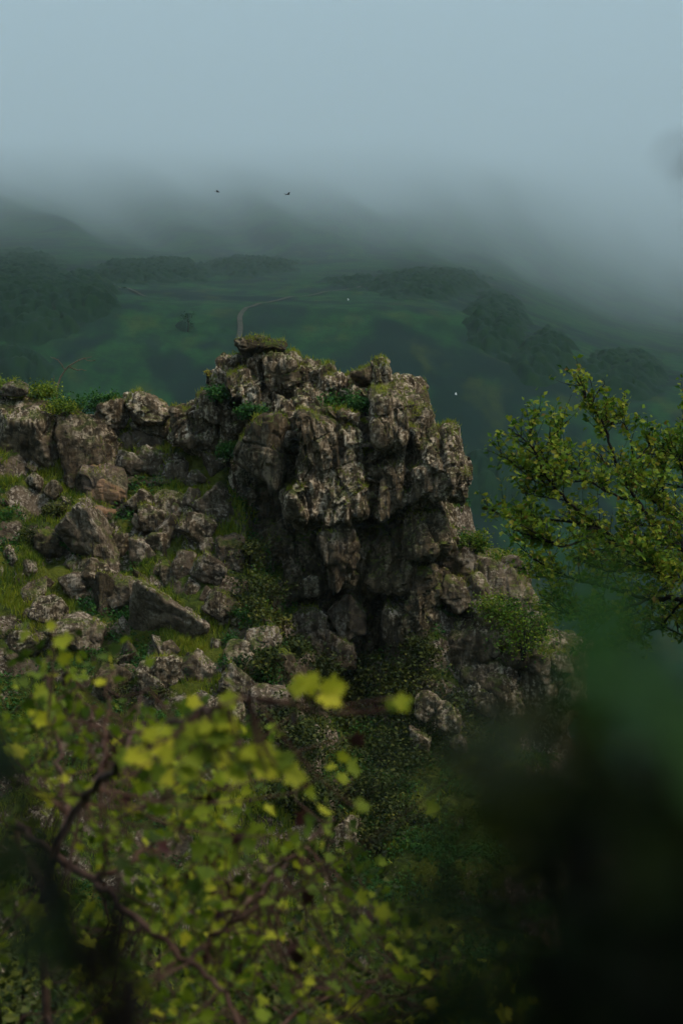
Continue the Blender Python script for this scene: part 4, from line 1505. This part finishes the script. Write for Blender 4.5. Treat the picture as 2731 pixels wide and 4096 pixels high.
# ------------------------------------------------------------------ the yellowing shrub in front, six to nine metres off
def build_front_shrub():
    rng = np.random.default_rng(31)
    Y0 = 7.0
    gx = at(300, 4096, Y0)[0]
    base = np.array([gx, Y0, float(far_height(np.array([gx]), np.array([Y0]))[0]) - 0.05])
    root = empty("yellow_shrub", tuple(base), "yellowing shrub with reddish branches filling the lower corner in front of the slope", "shrub")

    def P(px, py, Y=Y0):
        return at(px, py, Y) - base
    L = [
        ([(300, 5200, 7.0), (200, 4200, 6.9), (180, 3600, 6.8), (280, 3280, 6.3), (400, 3130, 5.6), (560, 2985, 5.0), (720, 2890, 4.7), (880, 2815, 4.5), (1010, 2790, 4.5)], .022, .005),
        ([(180, 3600, 6.8), (60, 3300, 6.9), (150, 3370, 6.7), (380, 3530, 6.4), (560, 3690, 6.2), (760, 3850, 6.1), (900, 4000, 6.0), (1060, 4250, 5.9)], .020, .009),
        ([(400, 3140, 6.6), (425, 2900, 6.7), (440, 2690, 6.8)], .009, .004),
        ([(490, 3040, 6.5), (540, 2880, 6.8), (575, 2750, 7.0)], .008, .003),
        ([(380, 3530, 6.4), (500, 3450, 6.4), (640, 3370, 6.5), (780, 3240, 6.6), (860, 3160, 6.6)], .012, .004),
        ([(420, 3500, 6.4), (425, 3380, 6.3), (440, 3290, 6.3)], .007, .003),
        ([(250, 3320, 6.7), (240, 3000, 7.2), (200, 2750, 7.4), (180, 2620, 7.5)], .012, .004),
        ([(760, 3850, 6.1), (900, 3700, 6.3), (1050, 3560, 6.6), (1200, 3400, 6.9), (1330, 3270, 7.0)], .012, .004),
        ([(300, 5000, 7.2), (800, 4400, 7.6), (1200, 4050, 7.8), (1600, 3880, 8.0), (1860, 3820, 8.0)], .018, .005),
        ([(1200, 4050, 7.8), (1400, 3950, 7.6), (1600, 4000, 7.5)], .010, .004),
        ([(300, 3260, 6.7), (420, 2980, 7.6), (330, 2800, 7.9), (260, 2640, 8.0)], .010, .004),
    ]
    br, cs = [], []
    for pts, r0, r1 in L:
        c = curve([P(*p) for p in pts], 6 * len(pts), 0.006, rng)
        br.append(tube(c, r0 * 0.7, r1 * 0.7, 7))
        cs.append(c)
    allc = np.concatenate(cs)
    ytop_x = np.array([-60, 0, 150, 400, 620, 700, 900, 1100, 1300, 1500, 1700, 1950, 2100])
    ytop_y = np.array([2860, 2780, 2620, 2640, 2760, 2880, 2860, 2960, 3180, 3560, 3700, 3820, 4100])
    leaves, axes = [], []
    k = 0
    while k < 330:
        px = rng.uniform(-80, 2050)
        py = rng.uniform(2550, 4250)
        top = np.interp(px, ytop_x, ytop_y)
        if py < top + 30:
            continue
        dens = 1.0 if px < 1000 else np.interp(px, [1000, 1350, 1700, 2050], [1.0, 0.75, 0.45, 0.3])
        if px < 260 and py > 3100:
            dens = 0.35
        if 900 < px < 1350 and 3000 < py < 3350:
            dens *= 0.55
        if 300 < px < 700 and 2700 < py < 2900:
            dens *= 0.6
        dens *= 0.25 + 0.75 * float(sstep(-0.22, 0.18, perlin(np.array([[px / 230.0, py / 190.0, 5.5]]), 77)[0]))
        if rng.random() > dens:
            continue
        Y = rng.uniform(5.8, 8.6)
        p = P(px, py, Y)
        j = np.argmin(np.linalg.norm(allc - p, axis=1))
        d = p - allc[j]
        ln = np.linalg.norm(d)
        if ln > 0.9:
            p = allc[j] + d * 0.6
        mid = (allc[j] + p) / 2 + rng.normal(size=3) * 0.03 - np.array([0, 0, 0.03])
        out = p + d / (ln + 1e-6) * 0.06 + np.array([0.02, 0, 0.05])
        tw = curve([allc[j], mid, p, out], 10)
        br.append(tube(tw, 0.0032, 0.0014, 4))
        nl = rng.integers(5, 11)
        q = tw[rng.integers(4, 10, nl)] + rng.normal(size=(nl, 3)) * 0.040
        leaves.append(q)
        axes.append(np.repeat(((out - mid) / np.linalg.norm(out - mid))[None], nl, 0))
        k += 1
    Vb, Fb, _ = join(br)
    link("branches", mesh_np("branches", Vb, Fb), M['red_bark'], root)
    Lp = np.concatenate(leaves)
    ax = np.concatenate(axes)
    n = len(Lp)
    Fm = frames(rng, n, ax * 0.6 + np.array([0.1, 0, 0.1]), 0.25, 0.7)
    # leaves turn their faces outwards, to the open side
    sz = rng.uniform(0.021, 0.044, n)
    lm = mesh_np("leaf", T_LOBED[0], T_LOBED[1], True)
    lm.materials.append(M['yellow_leaf_single'])
    rm = mesh_np("red_leaf", T_LOBED[0], T_LOBED[1], True)
    rm.materials.append(M['red_leaf'])
    # those nearest the lens are leaves of their own
    Yw = Lp[:, 1] + base[1]
    sc = Yw + rng.normal(size=n) * 0.8
    order = np.argsort(sc)
    single = np.zeros(n, bool)
    single[order[:235]] = True
    extra = [(1170, 2780, 4.5, 40), (1215, 2770, 4.5, 60), (1272, 2775, 4.5, -30), (1290, 2765, 4.5, 10), (1545, 2830, 4.5, 30), (1580, 2790, 4.5, -40), (1600, 2840, 4.5, 90),
             (905, 2828, 4.5, 80), (890, 2815, 4.5, 20), (1880, 3060, 6.0, 60), (700, 2990, 4.5, 10), (760, 2960, 4.5, 60), (830, 2940, 4.5, -20), (880, 3000, 4.5, 45), (930, 3030, 4.5, 0),
             (980, 2990, 4.5, -50), (640, 3040, 4.5, 30), (560, 3070, 4.5, 70), (500, 3020, 4.5, -20), (810, 3040, 4.5, 80), (860, 2900, 4.5, 30), (1100, 3070, 4.5, 50), (1130, 3100, 4.5, 0),
             (720, 3070, 4.5, -35), (600, 3110, 4.5, 15), (1040, 3040, 4.5, 65), (660, 2950, 4.5, 90), (1420, 3230, 4.5, 30), (1700, 3230, 6.0, 0), (1360, 3130, 6.8, 50), (930, 2940, 4.5, 100), (1010, 3080, 4.5, 20), (470, 3060, 4.7, 40), (540, 3010, 4.7, -10), (590, 2970, 4.6, 75), (680, 3030, 4.6, 120), (750, 3010, 4.5, -60), (790, 2920, 4.5, 15), (850, 3060, 4.5, 60), (900, 3080, 4.5, -25), (960, 3050, 4.5, 95), (630, 3090, 4.6, -40), (700, 3110, 4.6, 35), (1070, 3090, 4.5, 10)]
    mats = []
    for i in np.nonzero(single)[0]:
        M4 = Matrix(Fm[i].tolist()).to_4x4()
        M4 = Matrix.Translation(Vector(Lp[i])) @ M4 @ Matrix.Scale(sz[i] * 1.15, 4)
        mats.append((lm, M4))
    tp = []
    for (px, py, Y, rot) in extra:
        p = P(px, py, Y)
        f = frames(rng, 1, np.array([math.cos(R(rot)), 0.1, math.sin(R(rot))]) * 2.5, 0.1, 0.3)[0]
        f = np.array(f)
        # face towards the open, up and outwards
        nrm = np.array([rng.normal() * .35, -0.75, 0.55 + rng.normal() * .2])
        nrm /= np.linalg.norm(nrm)
        axd = np.array([math.cos(R(rot)), 0, math.sin(R(rot))])
        axd -= nrm * (axd @ nrm)
        axd /= np.linalg.norm(axd)
        f = np.stack([np.cross(axd, nrm), axd, nrm], 1)
        mats.append((lm, Matrix.Translation(Vector(p)) @ Matrix(f.tolist()).to_4x4() @ Matrix.Scale(0.040 * rng.uniform(0.75, 1.3), 4)))
        j = np.argmin(np.linalg.norm(allc - p, axis=1))
        tp.append(tube(curve([allc[j], (allc[j] + p) / 2 - np.array([0, 0, 0.02]), p], 6), 0.003, 0.0015, 4))
    for k in range(28):
        px, py = rng.uniform(500, 1500), rng.uniform(2900, 3950)
        if k == 0:
            px, py = 1405, 2945
        if k == 1:
            px, py = 1180, 2850
        p = P(px, py, rng.uniform(6.0, 6.8))
        f = frames(rng, 1, np.array([0.2, -0.2, -1.0]), 0.0, 0.5)[0]
        mats.append((rm, Matrix.Translation(Vector(p)) @ Matrix(f.tolist()).to_4x4() @ Matrix.Scale(rng.uniform(0.04, 0.055), 4)))
        j = np.argmin(np.linalg.norm(allc - p, axis=1))
        tp.append(tube(curve([allc[j], (allc[j] + p) / 2 + np.array([0, 0, 0.02]), p], 6), 0.003, 0.0015, 4))
    Vt, Ft, _ = join(tp)
    link("leaf_stalks", mesh_np("leaf_stalks", Vt, Ft), M['red_bark'], root)["kind"] = "stuff"
    for me, m4 in mats:
        o = bpy.data.objects.new(me.name, me)
        COL.objects.link(o)
        o.parent = root
        o.matrix_local = m4
    s = ~single
    t = np.clip(rng.normal(0.40, 0.32, s.sum()), 0, 1)
    V, F, A = cards(rng, Lp[s], sz[s], T_LOBED, tint=t, frame=Fm[s])
    o = link("foliage", mesh_np("foliage", V, F, True, A), M['yellow_leaf'], root)
    o["kind"] = "stuff"


build_front_shrub()


THICKET = [
    (250, 3500, 10.5, "dark green thicket behind the stems of the yellowing shrub"), (620, 3560, 10.8, "dark green thicket showing through the middle of the yellowing shrub"),
    (980, 3620, 11.2, "dark green thicket behind the yellowing shrub's outer twigs"), (1330, 3640, 11.6, "dark green thicket between the yellowing shrub and the dark shrub"),
    (1620, 3760, 11.4, "low dark green thicket at the bottom beside the dark shrub"), (450, 3950, 9.6, "dark green thicket low under the yellowing shrub's reddish branch"),
    (900, 4000, 9.8, "dark green thicket at the bottom below the yellowing shrub's middle"), (60, 3250, 11.0, "dark green thicket behind the dark sapling"),
]
for i, (px, py, Y, lab) in enumerate(THICKET):
    p = at(px, py, Y)
    gz = float(far_height(np.array([p[0]]), np.array([p[1]]))[0])
    top = p[2] + 0.1
    shrub("thicket", (p[0], p[1], gz), 0.42, 0.42, top - gz, 2600, 0.050, 'shrub', lab, "thicket", "thickets behind the yellowing shrub", 2000 + i, template=T_SIMPLE, tint_c=0.36)


# ------------------------------------------------------------------ plants close to the lens
def near_plant(name, label, cat, ground_xy, stems, leaf_pts, leaf_size, mat, seed, template=T_SIMPLE, single=None, bark='bark', r0=0.006, up=0.3, face=None):
    rng = np.random.default_rng(seed)
    gx, gy = ground_xy
    base = np.array([gx, gy, float(far_height(np.array([gx]), np.array([gy]))[0]) - 0.03])
    root = empty(name, tuple(base), label, cat)
    br, cs = [], []
    for pts, r in stems:
        c = curve([np.zeros(3)] + [at(*p) - base for p in pts], 9 + 4 * len(pts), 0.0, rng)
        br.append(tube(c, r, r * 0.35, 7))
        cs.append(c)
    allc = np.concatenate(cs)
    Lp = np.array([at(*p) - base for p in leaf_pts])
    for p in Lp[::3]:
        j = np.argmin(np.linalg.norm(allc - p, axis=1))
        br.append(tube(curve([allc[j], (allc[j] + p) / 2 - np.array([0, 0, .01]), p], 5), 0.0022, 0.001, 4))
    V, F, _ = join(br)
    link("stem", mesh_np("stem", V, F), M[bark], root)
    n = len(Lp)
    sz = rng.uniform(0.7, 1.25, n) * leaf_size
    Fm = frames(rng, n, None, up, 1.0)
    if single:
        lm = mesh_np("leaf", template[0], template[1], True)
        lm.materials.append(M[single])
        for i in range(n):
            o = bpy.data.objects.new("leaf", lm)
            COL.objects.link(o)
            o.parent = root
            o.matrix_local = Matrix.Translation(Vector(Lp[i])) @ Matrix(Fm[i].tolist()).to_4x4() @ Matrix.Scale(sz[i], 4)
    else:
        V, F, A = cards(rng, Lp, sz, template, tint=np.clip(rng.normal(0.4, 0.25, n), 0, 1), frame=Fm)
        o = link("foliage", mesh_np("foliage", V, F, False, A), M[mat], root)
    return root


rng = np.random.default_rng(91)
pts = []
while len(pts) < 210:
    px, py = rng.uniform(1000, 3000), rng.uniform(2700, 4500)
    e = (px - 2720) / 820.0, (py - 3860) / 640.0
    if rng.random() < math.exp(-2.4 * (e[0] ** 2 + e[1] ** 2)):
        pts.append((px, py, rng.uniform(0.42, 0.85)))
pts += [(rng.uniform(1350, 2750), 3000 + 1200 * rng.random() ** 0.7, rng.uniform(0.40, 0.62)) for k in range(60)]
near_plant("dark_shrub", "blurred dark shaded shrub close by in the lower corner below the leafy tree", "shrub", (0.16, 0.62),
           [([(2700, 5200, 0.6), (2650, 3900, 0.6), (2500, 3500, .6)], .006), ([(2600, 5200, 0.6), (2400, 4000, .6), (2250, 3700, .62)], .005),
            ([(2800, 5200, .7), (2750, 4000, .7), (2850, 3500, .7)], .006)], pts, 0.017, 'dark_leaf', 92)
pts = [(rng.uniform(1800, 2750), 3150 + rng.normal() * 120, rng.uniform(0.45, 0.85)) for k in range(40)]
near_plant("olive_plant", "blurred olive leaved plant above the dark shrub", "plant", (0.12, 1.05),
           [([(2300, 5000, 1.05), (2200, 3700, 1.05), (2100, 3100, 1.0)], .004), ([(2300, 5000, 1.05), (2300, 3600, 1.0), (2450, 3050, .95)], .004)], pts, 0.018, None, 93, T_LOBED, 'olive_leaf')
pts = [(rng.uniform(2340, 2880), 2800 + rng.normal() * 130, rng.uniform(0.45, 0.8)) for k in range(34)]
near_plant("green_plant", "blurred bright green broad leaved plant close by under the leafy tree", "plant", (0.30, 1.15),
           [([(2800, 4800, 1.15), (2750, 3500, 1.15), (2680, 2700, 1.1)], .005), ([(2800, 4800, 1.15), (2850, 3300, 1.1), (2560, 2760, 1.1)], .004)], pts, 0.016, None, 94, T_LOBED, 'green_leaf')
pts = []
while len(pts) < 26:
    px, py = rng.uniform(-500, 420), rng.uniform(2880, 4400)
    lead = 20 + max(0, py - 3300) * 0.42
    if lead - 260 < px < lead + rng.normal() * 60:
        pts.append((px, py, rng.uniform(0.7, 1.15)))
sap = near_plant("dark_sapling", "blurred dark sapling leaning up the picture's edge before the yellowing shrub", "sapling", (-0.15, 0.95),
           [([(520, 5200, 1.0), (420, 4200, 1.0), (280, 3650, 1.0), (150, 3250, 1.0), (0, 2980, 1.0), (-160, 2850, 1.0)], .006),
            ([(470, 4800, 1.0), (360, 4000, 1.0), (180, 3500, 0.95), (-100, 3100, 0.95)], .005)], pts, 0.03, 'dark_leaf', 95)

# unseen crown added to the sapling over the camera to shade the near plants
rng = np.random.default_rng(96)
sb = np.array(sap.location)
top = at(-160, 2850, 1.0)
arch = curve([top, np.array([-0.45, 0.95, 0.35]), np.array([-0.5, 0.7, 1.2]), np.array([-0.2, 0.0, 2.1]), np.array([0.8, -1.0, 2.3])], 20) - sb
br = [tube(arch, 0.014, 0.006, 6)]
cp = []
for k in range(46):
    c = np.array([rng.uniform(-2.6, 2.8), rng.uniform(-3.2, 1.5), rng.uniform(1.25, 2.9)])
    j = rng.integers(8, 20)
    br.append(tube(curve([arch[j], (arch[j] + c - sb) / 2 + rng.normal(size=3) * 0.1, c - sb], 7), 0.007, 0.003, 4))
    cp.append(c - sb + rng.normal(size=(90, 3)) * np.array([0.34, 0.34, 0.22]))
cp = np.concatenate(cp)
w = cp + sb
cp = cp[w[:, 2] > 0.35 + 0.30 * np.maximum(w[:, 1], 0)]
hang = at(2750, 735, 0.7) - sb
br.append(tube(curve([np.array([0.45, 0.2, 1.5]) - sb, np.array([0.42, 0.6, 0.5]) - sb, hang], 8), 0.004, 0.0015, 4))
cp = np.concatenate([cp, hang + rng.normal(size=(3, 3)) * 0.006])
V, F, _ = join(br)
link("branches", mesh_np("branches", V, F), M['bark'], sap)
szc = rng.uniform(0.09, 0.15, len(cp))
szc[-3:] = 0.016
V, F, A = cards(rng, cp, szc, T_SIMPLE, up_bias=0.8)
link("crown", mesh_np("crown", V, F, False, A), M['dark_leaf'], sap)

# ------------------------------------------------------------------ the air
def build_haze():
    zlo = float(min(VAL[:, 2].min(), SZ.min())) - 1.0
    zhi = float(VAL[:, 2].max()) + 30.0
    s = 62500.0
    V = np.array([[x, y, z] for x in (-s, s) for y in (-s, s) for z in (zlo, zhi)])
    F = [[0, 1, 3, 2], [4, 6, 7, 5], [0, 4, 5, 1], [2, 3, 7, 6], [0, 2, 6, 4], [1, 5, 7, 3]]
    m, nt = nodes_of("mountain_mist")
    out = nt.nodes.new("ShaderNodeOutputMaterial")
    pv = nt.nodes.new("ShaderNodeVolumePrincipled")
    pv.inputs["Color"].default_value = (0.74, 0.93, 0.97, 1)
    pv.inputs["Density"].default_value = 0.00013
    pv.inputs["Anisotropy"].default_value = 0.0
    nt.links.new(pv.outputs[0], out.inputs["Volume"])
    o = link("haze", mesh_np("haze", V, F, smooth=False), m)
    tag(o, kind="stuff")


build_haze()
